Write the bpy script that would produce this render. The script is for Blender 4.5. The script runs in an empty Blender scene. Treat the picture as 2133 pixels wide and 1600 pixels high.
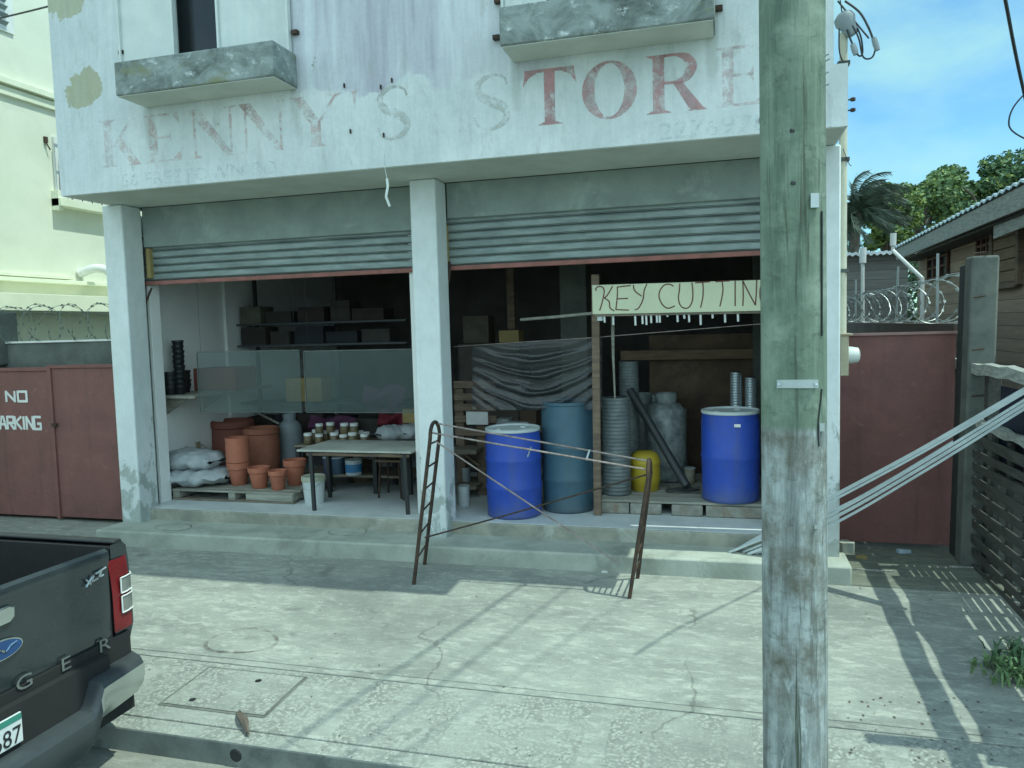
import bpy, bmesh, math, random
from mathutils import Vector, Matrix, noise
random.seed(7)
S = bpy.context.scene
C = S.collection
GZ = 2.2                       # eye height above the forecourt

# ------------------------------------------------------------------ camera model
CLOUDLOC = (.35,.1,.0); SKYTINT = (.46,.78,.84)
FPX = 1600.0; CX, CY = 1066.5, 800.0
vx = -Vector((-4700-CX, 840-CY, FPX)).normalized()
b_ = 670-CY
vy = Vector((-(FPX*FPX+b_*(840-CY))/(-4700-CX), b_, FPX)).normalized()
vz = vx.cross(vy)
if vz.y > 0: vz = -vz
RW = Matrix((vx, vy, vz))      # camera (right, down, forward) -> world
def ray(u, v): return RW @ Vector((u-CX, v-CY, FPX))
def P(u, v, x=None, y=None, z=None):
    d = ray(u, v)
    t = x/d.x if x is not None else (y/d.y if y is not None else (z-GZ)/d.z)
    return Vector((d.x*t, d.y*t, d.z*t+GZ))
def gz(y):                     # forecourt falls gently to the kerb
    return -0.13*max(0.0, 6.65-y)/3.0
def PG(u, v):                  # point on the sloping forecourt
    z = 0.0
    for _ in range(8):
        p = P(u, v, z=z); z = gz(p.y)
    return p

cam = bpy.data.cameras.new("camera"); co = bpy.data.objects.new("camera", cam); C.objects.link(co)
cam.sensor_width = 36; cam.lens = FPX/2133*36; cam.clip_end = 2000; cam.clip_start = 0.05
right = RW @ Vector((1,0,0)); up = -(RW @ Vector((0,1,0))); back = -(RW @ Vector((0,0,1)))
m = Matrix((right, up, back)).transposed().to_4x4(); m.translation = (0,0,GZ)
co.matrix_world = m; S.camera = co

# ------------------------------------------------------------------ materials
def nd(nt, t, **k):
    n = nt.nodes.new(t)
    for a, v in k.items(): setattr(n, a, v)
    return n
def base_mat(name):
    m = bpy.data.materials.new(name); m.use_nodes = True
    nt = m.node_tree; p = nt.nodes['Principled BSDF']
    return m, nt, p
def mapping(nt, scale):
    tc = nd(nt, 'ShaderNodeTexCoord'); mp = nd(nt, 'ShaderNodeMapping')
    mp.inputs['Scale'].default_value = scale
    nt.links.new(tc.outputs['Object'], mp.inputs['Vector']); return mp.outputs['Vector']
def nz(nt, vec, scale, detail=6, rough=.6, dist=0.0):
    n = nd(nt, 'ShaderNodeTexNoise'); n.inputs['Scale'].default_value = scale
    n.inputs['Detail'].default_value = detail; n.inputs['Roughness'].default_value = rough
    n.inputs['Distortion'].default_value = dist
    nt.links.new(vec, n.inputs['Vector']); return n.outputs['Fac']
def ramp(nt, fac, a, b, ca=(0,0,0,1), cb=(1,1,1,1)):
    r = nd(nt, 'ShaderNodeValToRGB'); e = r.color_ramp.elements
    e[0].position = a; e[1].position = b; e[0].color = ca; e[1].color = cb
    nt.links.new(fac, r.inputs['Fac']); return r.outputs['Color']
def mix(nt, fac, a, b, mode='MIX'):
    x = nd(nt, 'ShaderNodeMix', data_type='RGBA', blend_type=mode)
    for sock, v in ((x.inputs['Factor'], fac), (x.inputs['A'], a), (x.inputs['B'], b)):
        if isinstance(v, (float, int)): sock.default_value = v
        elif isinstance(v, tuple): sock.default_value = (*v[:3], 1)
        else: nt.links.new(v, sock)
    return x.outputs['Result']
def math_(nt, op, a, b=0.0, clamp=False):
    x = nd(nt, 'ShaderNodeMath', operation=op); x.use_clamp = clamp
    for s, v in zip(x.inputs, (a, b)):
        if isinstance(v, (float, int)): s.default_value = v
        else: nt.links.new(v, s)
    return x.outputs[0]
def bump(nt, p, h, strength, dist=.01):
    b = nd(nt, 'ShaderNodeBump'); b.inputs['Strength'].default_value = strength; b.inputs['Distance'].default_value = dist
    nt.links.new(h, b.inputs['Height']); nt.links.new(b.outputs['Normal'], p.inputs['Normal'])
def pos(nt):
    tc = nd(nt, 'ShaderNodeTexCoord'); sp = nd(nt, 'ShaderNodeSeparateXYZ')
    nt.links.new(tc.outputs['Object'], sp.inputs[0]); return sp.outputs

def M(name, a, b=None, scale=3, rough=.85, metal=0.0, st=(1,1,1), lo=.38, hi=.62, fine=.18, fs=60, bmp=.25, alpha=None, spec=.4, dirt=None):
    """two-tone noise material with fine grain, optional darker stains"""
    m, nt, p = base_mat(name)
    v = mapping(nt, st)
    if b is None: b = tuple(c*.75 for c in a)
    n1 = nz(nt, v, scale, 8, .62, .3)
    c = mix(nt, ramp(nt, n1, lo, hi), a, b)
    n2 = nz(nt, v, fs, 4, .7)
    c = mix(nt, fine, c, ramp(nt, n2, .3, .7, (.35,.35,.35,1), (1,1,1,1)), 'MULTIPLY') if fine else c
    if dirt:
        n3 = nz(nt, v, scale*.55, 10, .7, .6)
        c = mix(nt, ramp(nt, n3, .55, .68), c, dirt)
    nt.links.new(c, p.inputs['Base Color'])
    p.inputs['Roughness'].default_value = rough; p.inputs['Metallic'].default_value = metal
    p.inputs['Specular IOR Level'].default_value = spec
    if bmp: bump(nt, p, n2, bmp, .006)
    if alpha is not None: p.inputs['Alpha'].default_value = alpha
    return m

def facade_mat():
    m, nt, p = base_mat('old_white_paint')
    v = mapping(nt, (1,1,1)); vs = mapping(nt, (5,5,.5))
    o = pos(nt)
    white = (.74,.79,.79); lilac = (.46,.46,.53); dirt = (.36,.40,.34)
    c = mix(nt, ramp(nt, nz(nt, v, 1.3, 8, .65, .5), .36, .62), white, (.60,.66,.66))
    # bare older coat over the band of lettering, its lower edge ragged
    n = nz(nt, v, 1.6, 10, .68, .2)
    h = math_(nt, 'ADD', math_(nt, 'MULTIPLY', math_(nt, 'SUBTRACT', n, .5), .75), o['Z'])
    up_ = ramp(nt, math_(nt, 'SUBTRACT', h, 4.0), .33, .36)
    streak = ramp(nt, nz(nt, vs, 1.1, 8, .6), .36, .64)
    def blob(x, z, rx, rz, amp, soft, sc=2.6):
        a = math_(nt, 'POWER', math_(nt, 'DIVIDE', math_(nt, 'ABSOLUTE', math_(nt, 'SUBTRACT', o['X'], x)), rx), 2.0)
        b = math_(nt, 'POWER', math_(nt, 'DIVIDE', math_(nt, 'ABSOLUTE', math_(nt, 'SUBTRACT', o['Z'], z)), rz), 2.0)
        w = math_(nt, 'ADD', math_(nt, 'ADD', a, b), math_(nt, 'MULTIPLY', math_(nt, 'SUBTRACT', nz(nt, v, sc, 9, .68, .4), .5), amp))
        return ramp(nt, w, 1-soft, 1+soft, (1,1,1,1), (0,0,0,1))
    c2 = mix(nt, streak, lilac, (.66,.71,.74))
    c = mix(nt, math_(nt, 'MULTIPLY', up_, blob(-3.05,4.75,.95,1.0,1.6,.5)), c, c2)
    c = mix(nt, math_(nt, 'MULTIPLY', math_(nt, 'MULTIPLY', up_, .55), blob(-1.8,4.9,1.2,1.0,2.0,.6)), c, c2)
    c = mix(nt, .5, c, mix(nt, blob(-6.1,4.7,.7,1.2,1.4,.5), c, (.58,.65,.68)))
    c = mix(nt, blob(-6.06,4.66,.21,.20,4.5,.03,4.5), c, (.44,.45,.33))
    c = mix(nt, blob(-6.25,5.55,.30,.22,4.5,.03,4), c, (.46,.48,.36))
    d = nz(nt, v, 2.1, 8, .6, .2)
    c = mix(nt, ramp(nt, d, .74, .75), c, dirt)
    for x0_, x1_, zz_ in ((-5.35,-3.70,4.42),(-1.69,-.05,4.42)):      # runs of grime below the ledges' ends
        for xe in (x0_+.03, x1_-.03): c = mix(nt, math_(nt, 'MULTIPLY', blob(xe,zz_-.10,.06,.36,1.8,.7,7), .40), c, (.33,.36,.32))
    sm = nz(nt, mapping(nt, (1,1,.35)), 6, 9, .75)
    c = mix(nt, math_(nt, 'MULTIPLY', ramp(nt, sm, .55, .72), .7), c, (.42,.45,.43))
    c = mix(nt, .10, c, ramp(nt, nz(nt, v, 40, 5, .7), .35, .65, (.3,.3,.3,1), (1,1,1,1)), 'MULTIPLY')
    c = mix(nt, .25, c, ramp(nt, nz(nt, vs, 3.1, 6, .7), .35, .6, (.6,.62,.6,1), (1,1,1,1)), 'MULTIPLY')
    nt.links.new(c, p.inputs['Base Color']); p.inputs['Roughness'].default_value = .9
    bump(nt, p, nz(nt, v, 22, 8, .7), .35, .01)
    return m
def pillar_mat():
    m, nt, p = base_mat('pillar_paint')
    v = mapping(nt, (1,1,.7)); o = pos(nt)
    c = mix(nt, ramp(nt, nz(nt, v, 2, 6), .35, .65), (.74,.79,.79), (.64,.70,.70))
    n = math_(nt, 'ADD', nz(nt, v, 5, 8, .7, .4), math_(nt, 'MULTIPLY', o['Z'], -.16))
    c = mix(nt, ramp(nt, n, .40, .46), c, (.42,.47,.45))
    c = mix(nt, .3, c, ramp(nt, nz(nt, v, 9, 8, .75), .3, .6, (.6,.62,.58,1), (1,1,1,1)), 'MULTIPLY')
    nt.links.new(c, p.inputs['Base Color']); p.inputs['Roughness'].default_value = .85
    bump(nt, p, nz(nt, v, 30, 6), .3, .008)
    return m
def ledge_mat():
    m, nt, p = base_mat('mouldy_ledge_concrete')
    v = mapping(nt, (1,1,1.4)); o = pos(nt)
    c = mix(nt, ramp(nt, nz(nt, v, 3.2, 9, .72, .5), .32, .60), (.085,.105,.09), (.30,.35,.34))
    c = mix(nt, ramp(nt, nz(nt, v, 7, 9, .75), .56, .66), c, (.56,.62,.62))
    c = mix(nt, ramp(nt, nz(nt, v, 1.8, 4), .54, .62), c, (.22,.24,.15))
    nt.links.new(c, p.inputs['Base Color']); p.inputs['Roughness'].default_value = .95
    bump(nt, p, nz(nt, v, 18, 8, .7), .5, .01)
    return m
def ground_mat(name, a, b, light, coarse=False):
    m, nt, p = base_mat(name)
    v = mapping(nt, (1,1,1)); vs = mapping(nt, (1,2.6,1)); o = pos(nt)
    c = mix(nt, ramp(nt, nz(nt, vs, 1.1, 10, .66, .6), .34, .66), a, b)
    c = mix(nt, ramp(nt, nz(nt, vs, 5.5, 9, .72, .4), .50, .72), c, light)
    c = mix(nt, ramp(nt, nz(nt, v, .45, 6, .6), .50, .70), c, tuple(x*.72 for x in a))
    c = mix(nt, ramp(nt, nz(nt, v, 2.2, 8, .75, 1.2), .64, .72), c, tuple(x*.55 for x in a))
    wq = nd(nt, 'ShaderNodeVectorMath', operation='MULTIPLY_ADD'); nq = nd(nt, 'ShaderNodeTexNoise'); nq.inputs['Scale'].default_value = 2.2; nq.inputs['Detail'].default_value = 6; nt.links.new(v, nq.inputs['Vector'])
    nt.links.new(nq.outputs['Color'], wq.inputs[0]); wq.inputs[1].default_value = (.55,.55,.55); nt.links.new(v, wq.inputs[2])
    cr_ = nd(nt, 'ShaderNodeTexVoronoi', feature='DISTANCE_TO_EDGE'); cr_.inputs['Scale'].default_value = .42; nt.links.new(wq.outputs[0], cr_.inputs['Vector'])
    crk = math_(nt, 'MULTIPLY', math_(nt, 'LESS_THAN', cr_.outputs['Distance'], .0042), ramp(nt, nz(nt, v, .8, 3), .46, .54))
    c = mix(nt, math_(nt, 'MULTIPLY', crk, .42), c, tuple(x*.30 for x in a))
    st_ = nd(nt, 'ShaderNodeTexVoronoi'); st_.inputs['Scale'].default_value = 1.7; st_.inputs['Randomness'].default_value = 1; nt.links.new(wq.outputs[0], st_.inputs['Vector'])
    c = mix(nt, math_(nt, 'MULTIPLY', ramp(nt, st_.outputs['Distance'], .05, .16, (1,1,1,1), (0,0,0,1)), .45), c, tuple(x*.45 for x in a))
    if coarse:
        vo = nd(nt, 'ShaderNodeTexVoronoi'); vo.inputs['Scale'].default_value = 38
        wv = nd(nt, 'ShaderNodeVectorMath', operation='MULTIPLY_ADD'); nzv = nd(nt, 'ShaderNodeTexNoise'); nzv.inputs['Scale'].default_value = 24; nt.links.new(v, nzv.inputs['Vector'])
        nt.links.new(nzv.outputs['Color'], wv.inputs[0]); wv.inputs[1].default_value = (.05,.05,.05); nt.links.new(v, wv.inputs[2])
        nt.links.new(wv.outputs[0], vo.inputs['Vector'])
        k = math_(nt, 'FRACT', math_(nt, 'MULTIPLY', o['X'], 1.28))
        band = math_(nt, 'LESS_THAN', k, .17)
        peb = mix(nt, ramp(nt, vo.outputs['Distance'], .10, .60), (.48,.50,.44), tuple(x*.86 for x in a))
        wear = ramp(nt, nz(nt, v, 2.4, 6, .7), .40, .58)
        c = mix(nt, math_(nt, 'MULTIPLY', math_(nt, 'SUBTRACT', 1.0, band), wear), c, peb)
        bump(nt, p, vo.outputs['Distance'], .35, .01)
    else:
        bump(nt, p, nz(nt, v, 35, 8, .75), .45, .008)
    sp = nz(nt, mapping(nt, (1,2.2,1)), 17, 8, .78, .3)
    c = mix(nt, math_(nt, 'MULTIPLY', ramp(nt, sp, .56, .70), .75), c, tuple(min(.7, x*1.15) for x in light))
    c = mix(nt, math_(nt, 'MULTIPLY', ramp(nt, sp, .30, .44, (1,1,1,1), (0,0,0,1)), .55), c, tuple(x*.62 for x in a))
    c = mix(nt, .35, c, ramp(nt, nz(nt, v, 70, 6, .8), .32, .68, (.45,.45,.45,1), (1,1,1,1)), 'MULTIPLY')
    nt.links.new(c, p.inputs['Base Color']); p.inputs['Roughness'].default_value = .92
    return m
def pole_mat():
    m, nt, p = base_mat('weathered_pole_wood')
    v = mapping(nt, (9,9,.9)); v2 = mapping(nt, (1,1,1)); vc = mapping(nt, (26,26,1.1)); o = pos(nt)
    c = mix(nt, ramp(nt, nz(nt, v, 1.4, 9, .68, .5), .32, .66), (.092,.138,.105), (.205,.275,.205))
    c = mix(nt, ramp(nt, nz(nt, v2, 3.5, 6, .7), .46, .68), c, (.28,.35,.28))
    g = mix(nt, ramp(nt, nz(nt, v, 1.7, 9, .72, .4), .36, .60), (.15,.175,.17), (.42,.47,.47))
    g = mix(nt, ramp(nt, nz(nt, mapping(nt, (14,14,3)), 1.6, 8, .75, .5), .54, .64), g, (.50,.56,.56))
    g = mix(nt, ramp(nt, nz(nt, v2, 2.6, 6, .7), .46, .64), g, (.125,.12,.09))
    low = math_(nt, 'ADD', o['Z'], math_(nt, 'MULTIPLY', nz(nt, v2, 14, 5, .7), .03))
    c = mix(nt, ramp(nt, math_(nt, 'MULTIPLY', low, .25), .4755, .4775), g, c)
    dk = nz(nt, v2, 1.6, 6, .7)
    c = mix(nt, math_(nt, 'MULTIPLY', ramp(nt, math_(nt, 'MULTIPLY', o['Z'], .25), .02, .24, (1,1,1,1), (0,0,0,1)), ramp(nt, dk, .42, .58)), c, (.085,.075,.06))
    crack = ramp(nt, nz(nt, vc, 1.0, 7, .7, .3), .56, .66)
    ch = nz(nt, mapping(nt, (5,5,10)), 1.6, 7, .75, .5)
    c = mix(nt, math_(nt, 'MULTIPLY', ramp(nt, ch, .56, .70), .7), c, (.055,.07,.05))
    c = mix(nt, math_(nt, 'MULTIPLY', ramp(nt, nz(nt, mapping(nt, (7,7,2.2)), 1.3, 7, .7, .6), .60, .70), .6), c, (.36,.42,.36))
    c = mix(nt, crack, c, (.07,.085,.06))
    nt.links.new(c, p.inputs['Base Color']); p.inputs['Roughness'].default_value = .9
    bump(nt, p, nz(nt, vc, 1.0, 8, .7), .8, .012)
    return m
def faded(name, col, amount, scale=9):
    m, nt, p = base_mat(name)
    v = mapping(nt, (1,1,1))
    nt.links.new(mix(nt, ramp(nt, nz(nt, v, 6, 6), .4, .6), col, tuple(c*1.4 for c in col)), p.inputs['Base Color'])
    a = ramp(nt, nz(nt, v, scale, 8, .72, .4), .66-amount*.42, .80-amount*.36)
    b = ramp(nt, nz(nt, v, 2.3, 5, .6), .30, .62, (.35,.35,.35,1), (1,1,1,1))
    nt.links.new(math_(nt, 'MULTIPLY', math_(nt, 'MULTIPLY', a, b), .25+.75*amount), p.inputs['Alpha'])
    p.inputs['Roughness'].default_value = .9
    return m
def plank_mat(name, a, b, axis='Z', step=.18, dark=.35):
    """sawn boards: a dark joint every step along an axis, grain along the boards"""
    m, nt, p = base_mat(name)
    v = mapping(nt, (1.2,1.2,14) if axis == 'Z' else (14,14,1.2)); o = pos(nt)
    k = math_(nt, 'MULTIPLY', o[axis], 1/step)
    fr = math_(nt, 'FRACT', k); fl = math_(nt, 'FLOOR', k)
    wn = nd(nt, 'ShaderNodeTexWhiteNoise', noise_dimensions='1D'); nt.links.new(fl, wn.inputs['W'])
    c = mix(nt, ramp(nt, nz(nt, v, 1.5, 8, .65, .4), .32, .68), a, b)
    c = mix(nt, .45, c, ramp(nt, wn.outputs['Value'], 0, 1, (.45,.45,.45,1), (1,1,1,1)), 'MULTIPLY')
    c = mix(nt, math_(nt, 'LESS_THAN', fr, .06), c, tuple(x*dark for x in a))
    nt.links.new(c, p.inputs['Base Color']); p.inputs['Roughness'].default_value = .9
    bump(nt, p, math_(nt, 'MINIMUM', fr, .3), .5, .02)
    return m
def plain(name, c, rough=.5, metal=0, alpha=1, spec=.5, coat=0):
    m, nt, p = base_mat(name)
    v = mapping(nt, (1,1,1))
    cc = mix(nt, ramp(nt, nz(nt, v, 5, 7, .65), .35, .65), c, tuple(x*.86 for x in c))
    cc = mix(nt, .12, cc, ramp(nt, nz(nt, v, 45, 5, .7), .35, .65, (.4,.4,.4,1), (1,1,1,1)), 'MULTIPLY')
    nt.links.new(cc, p.inputs['Base Color'])
    rr = ramp(nt, nz(nt, v, 12, 5), .3, .7, (rough*.85,)*3+(1,), (min(1, rough*1.2),)*3+(1,))
    nt.links.new(rr, p.inputs['Roughness'])
    p.inputs['Metallic'].default_value = metal; p.inputs['Alpha'].default_value = alpha
    p.inputs['Specular IOR Level'].default_value = spec; p.inputs['Coat Weight'].default_value = coat
    return m

def film_mat():
    m, nt, p = base_mat('clear_plastic_film')
    v = mapping(nt, (1.2,1.2,5)); p.inputs['Base Color'].default_value = (.040,.046,.05,1); p.inputs['Roughness'].default_value = .22; p.inputs['Specular IOR Level'].default_value = .9
    at = nd(nt, 'ShaderNodeAttribute'); at.attribute_name = 'layers'
    n = nz(nt, v, 6, 6, .65, 1.0)
    k = math_(nt, 'MULTIPLY', at.outputs['Fac'], math_(nt, 'ADD', n, .35))
    nt.links.new(ramp(nt, k, .08, .80, (.48,)*3+(1,), (.90,)*3+(1,)), p.inputs['Alpha']); bump(nt, p, k, .8, .02)
    return m
def car_mat():
    m, nt, p = base_mat('charcoal_car_paint')
    v = mapping(nt, (1,1,1))
    d = nz(nt, v, 3.2, 8, .7, .4); o = pos(nt)
    dust = math_(nt, 'MULTIPLY', ramp(nt, d, .40, .68), math_(nt, 'MULTIPLY', ramp(nt, o['Z'], .2, 1.3, (1,1,1,1), (.25,.25,.25,1)), .30))
    nt.links.new(mix(nt, dust, (.028,.038,.044), (.20,.21,.19)), p.inputs['Base Color'])
    nt.links.new(ramp(nt, d, .36, .68, (.16,)*3+(1,), (.46,)*3+(1,)), p.inputs['Roughness'])
    p.inputs['Metallic'].default_value = .25; p.inputs['Coat Weight'].default_value = .7; p.inputs['Coat Roughness'].default_value = .08
    return m
FAC = facade_mat(); PIL = pillar_mat(); LEDGE = ledge_mat()
SOFF = M('soffit_paint', (.62,.66,.60), (.52,.56,.50), 2)
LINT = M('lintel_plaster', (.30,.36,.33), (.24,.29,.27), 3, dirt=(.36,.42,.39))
SHUT = M('galvanised_slats', (.33,.395,.385), (.20,.25,.24), 2.6, .5, .3, st=(.8,1,3.5), dirt=(.20,.25,.24))
REDBAR = M('rusty_red_bar', (.36,.15,.13), (.26,.12,.10), 9)
CONC = M('step_concrete', (.46,.49,.43), (.33,.36,.31), 2.6, dirt=(.24,.26,.22))
CONC2 = M('riser_concrete', (.38,.38,.31), (.25,.26,.22), 3.4, dirt=(.46,.48,.42))
DARKC = M('blackened_concrete', (.085,.10,.095), (.14,.16,.145), 3)
POSTC = M('post_concrete', (.155,.168,.145), (.08,.092,.082), 3.0, lo=.34, hi=.66, dirt=(.07,.085,.078))
FORE = ground_mat('forecourt_concrete', (.245,.262,.238), (.37,.39,.345), (.52,.54,.47))
KERB = ground_mat('pavement_concrete', (.265,.282,.255), (.375,.395,.355), (.51,.53,.47), True)
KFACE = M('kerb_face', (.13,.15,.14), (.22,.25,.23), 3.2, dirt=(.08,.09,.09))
ROAD = ground_mat('road_surface', (.22,.23,.20), (.30,.31,.27), (.42,.42,.36))
EARTH = ground_mat('yard_earth', (.16,.16,.12), (.22,.22,.17), (.28,.27,.22))
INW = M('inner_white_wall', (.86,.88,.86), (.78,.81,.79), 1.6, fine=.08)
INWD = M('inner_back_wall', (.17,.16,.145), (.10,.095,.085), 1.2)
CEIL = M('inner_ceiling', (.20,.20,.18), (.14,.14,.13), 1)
TILE = M('floor_tile', (.66,.70,.70), (.54,.59,.59), 3, .5)
YEL = M('cream_yellow_wall', (.77,.78,.66), (.70,.72,.60), 1.1, fine=.1, dirt=(.62,.65,.54))
YELT = M('cream_trim', (.80,.82,.66), (.72,.74,.58), 2, fine=.06)
def gate_mat():
    m, nt, p = base_mat('red_oxide_paint')
    v = mapping(nt, (1,1,1)); vs = mapping(nt, (7,7,.6))
    c = mix(nt, ramp(nt, nz(nt, v, 2.2, 8, .65, .4), .34, .66), (.245,.105,.095), (.185,.083,.076))
    c = mix(nt, math_(nt, 'MULTIPLY', ramp(nt, nz(nt, vs, 1.2, 8, .7), .54, .72), .55), c, (.12,.065,.055))
    c = mix(nt, math_(nt, 'MULTIPLY', ramp(nt, nz(nt, v, 8, 9, .75, .5), .60, .70), .6), c, (.36,.20,.18))
    c = mix(nt, .25, c, ramp(nt, nz(nt, v, 60, 5, .7), .3, .7, (.4,.4,.4,1), (1,1,1,1)), 'MULTIPLY')
    nt.links.new(c, p.inputs['Base Color']); p.inputs['Roughness'].default_value = .7
    bump(nt, p, nz(nt, v, 2.6, 4, .5), .5, .06)
    return m
GATE = gate_mat()
GATEL = M('pale_gate_edge', (.42,.26,.24), None, 4)
WHITE = plain('white_paint', (.78,.80,.78), .7)
LINK = plain('dull_red_ink', (.16,.065,.05), .8)
POLE = pole_mat()
ZINC = plain('zinc', (.50,.56,.56), .42, .75)
GALV = M('galvanised_steel', (.62,.70,.73), (.46,.54,.57), 5, .36, .55, st=(.4,1,1), bmp=.1)
RUST = M('rusted_steel', (.055,.042,.036), (.10,.065,.045), 14, .8, .3)
RUSTL = M('worn_steel_bar', (.42,.36,.34), (.24,.19,.17), 12, .6, .4)
BLACK = plain('black_plastic', (.018,.021,.024), .45)
BLACKR = plain('black_rubber', (.02,.02,.02), .8)
WIRE = plain('cable', (.03,.034,.038), .6)
def drum_mat(name, a, b, scuff, dirt):
    m, nt, p = base_mat(name)
    v = mapping(nt, (1,1,1)); vs = mapping(nt, (6,6,1)); tc = nd(nt, 'ShaderNodeTexCoord'); sp_ = nd(nt, 'ShaderNodeSeparateXYZ'); nt.links.new(tc.outputs['Object'], sp_.inputs[0])
    c = mix(nt, ramp(nt, nz(nt, v, 2.4, 7, .65, .4), .36, .64), a, b)
    c = mix(nt, math_(nt, 'MULTIPLY', ramp(nt, nz(nt, mapping(nt, (9,9,2)), 3, 9, .75, .5), .62, .70), .45), c, scuff)
    c = mix(nt, math_(nt, 'MULTIPLY', ramp(nt, nz(nt, vs, 1.6, 7, .7), .50, .70), .35), c, dirt)
    low = math_(nt, 'ADD', sp_.outputs['Z'], math_(nt, 'MULTIPLY', nz(nt, v, 7, 8, .7), .28))
    c = mix(nt, math_(nt, 'MULTIPLY', ramp(nt, low, .13, .34, (1,1,1,1), (0,0,0,1)), .55), c, dirt)
    nt.links.new(c, p.inputs['Base Color'])
    nt.links.new(ramp(nt, nz(nt, v, 9, 6), .3, .7, (.36,)*3+(1,), (.62,)*3+(1,)), p.inputs['Roughness'])
    bump(nt, p, nz(nt, v, 3.5, 4, .5), .35, .03)
    return m
BLUE = drum_mat('blue_drum_plastic', (.024,.080,.46), (.020,.062,.36), (.16,.24,.50), (.10,.12,.16))
TEAL = drum_mat('teal_barrel_plastic', (.052,.125,.175), (.042,.10,.14), (.14,.22,.25), (.08,.10,.10))
LID = plain('pale_drum_lid', (.55,.62,.62), .5)
TERRA = M('terracotta', (.46,.165,.10), (.38,.13,.08), 4, .85, fine=.12)
TERRAD = M('dark_terracotta', (.30,.105,.075), (.22,.08,.06), 3, .8)
SACK = M('sack_weave', (.50,.54,.55), (.36,.40,.42), 6, .8, fine=.15, fs=90)
WOOD = M('aged_wood', (.22,.16,.11), (.13,.095,.07), 3, st=(1,1,9))
WOODH = M('aged_wood_long', (.25,.22,.17), (.15,.13,.10), 3, st=(1.2,9,9))
WOODP = M('grey_pallet_wood', (.38,.38,.32), (.24,.24,.20), 3, st=(1,9,9))
BOARD = M('brown_board', (.17,.115,.075), (.10,.07,.05), 2.4, dirt=(.22,.16,.11))
GREYP = M('grey_painted_steel', (.30,.35,.37), (.24,.28,.30), 4, .5)
MESH = M('wire_mesh_roll', (.20,.235,.235), (.14,.165,.165), 6, .6, .4)
WRAP = M('plastic_wrap', (.30,.34,.34), (.14,.17,.17), 9, .3, bmp=.8, fs=14)
YELLOWP = M('yellow_plastic', (.48,.36,.03), (.36,.27,.03), 4, .5)
RAILP = M('guide_rail_paint', (.10,.11,.11), (.20,.22,.21), 8)
SIGN = M('cream_sign_paint', (.66,.70,.50), (.60,.64,.46), 2, fine=.06)
CARD = M('cardboard', (.40,.31,.13), (.34,.26,.11), 4)
GLASSS = plain('dusty_clear_sheet', (.11,.15,.145), .22, 0, .34, .6)
FILM = film_mat()
DARKIN = plain('dark_glass', (.02,.025,.028), .15)
NAVY = plain('navy_tarp', (.012,.022,.045), .6)
PURPLE = plain('purple_cloth', (.10,.03,.075), .8)
MAROON = plain('maroon_cloth', (.17,.015,.03), .8)
SIDING = plank_mat('dark_board_siding', (.46,.335,.24), (.32,.24,.18), 'Z', .17)
SHEDW = plank_mat('grey_board_siding', (.25,.245,.225), (.18,.175,.16), 'Z', .20)
ROOFM = M('zinc_roof_sheet', (.62,.66,.66), (.48,.52,.52), 3, .45, .6)
FENW = M('black_weathered_board', (.075,.075,.065), (.045,.045,.04), 4, st=(9,1.2,9))
RAILW = M('bleached_rail', (.40,.42,.38), (.24,.25,.23), 6, st=(9,1.5,9))
SHTW = M('white_shutter_paint', (.72,.77,.74), (.62,.67,.65), 2.2, fine=.08)
CREAMP = plain('cream_conduit', (.66,.64,.50), .5)
BEIGE = M('beige_meter_box', (.42,.38,.27), (.34,.31,.22), 5, dirt=(.22,.14,.09))
CHROME = plain('chrome', (.62,.66,.66), .12, 1)
CHROMED = M('brushed_bumper_chrome', (.60,.63,.60), (.54,.57,.54), 2, .30, .9, bmp=0, fine=0)
CAR = car_mat() if True else plain('charcoal_car_paint', (.030,.040,.046), .30, .25, coat=.6)
PADM = plain('bumper_pad', (.055,.065,.07), .45)
REDL = M('red_lens', (.22,.016,.020), (.14,.012,.014), 5, .22, bmp=.3, fs=90, fine=.3)
CLEARL = plain('clear_lens', (.30,.31,.29), .15, .3)
BLUEB = plain('blue_enamel', (.02,.07,.20), .2)
LEAFM = [M('leaf_green_%s' % n, a, b, 1.2, .65, fine=.2, fs=5, bmp=0) for n, a, b in
         (('yellow', (.24,.31,.08), (.17,.24,.06)), ('mid', (.16,.26,.11), (.12,.20,.08)), ('deep', (.11,.20,.10), (.08,.15,.075)))]
for lm in LEAFM:
    lm.node_tree.nodes['Principled BSDF'].inputs['Subsurface Weight'].default_value = 0
PALMM = M('palm_frond', (.040,.065,.04), (.028,.046,.03), 2, .6)
BARK = M('bark', (.13,.115,.09), (.08,.07,.055), 6)
DIRTY = M('brown_scrap', (.17,.14,.115), (.09,.07,.055), 9)
STR = faded('red_letter_paint', (.43,.22,.225), .74)
STR2 = faded('worn_letter_paint', (.50,.37,.35), .60)
STR4 = faded('faint_letter_paint', (.50,.36,.36), .55)
STR3 = faded('ghost_letter_paint', (.40,.41,.38), .58, 12)
SMALL = faded('ghost_small_paint', (.52,.60,.62), .60, 25)
ADHS = plain('white_plate', (.72,.76,.76), .5)
GREENP = plain('plate_green', (.05,.26,.20), .5)

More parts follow.
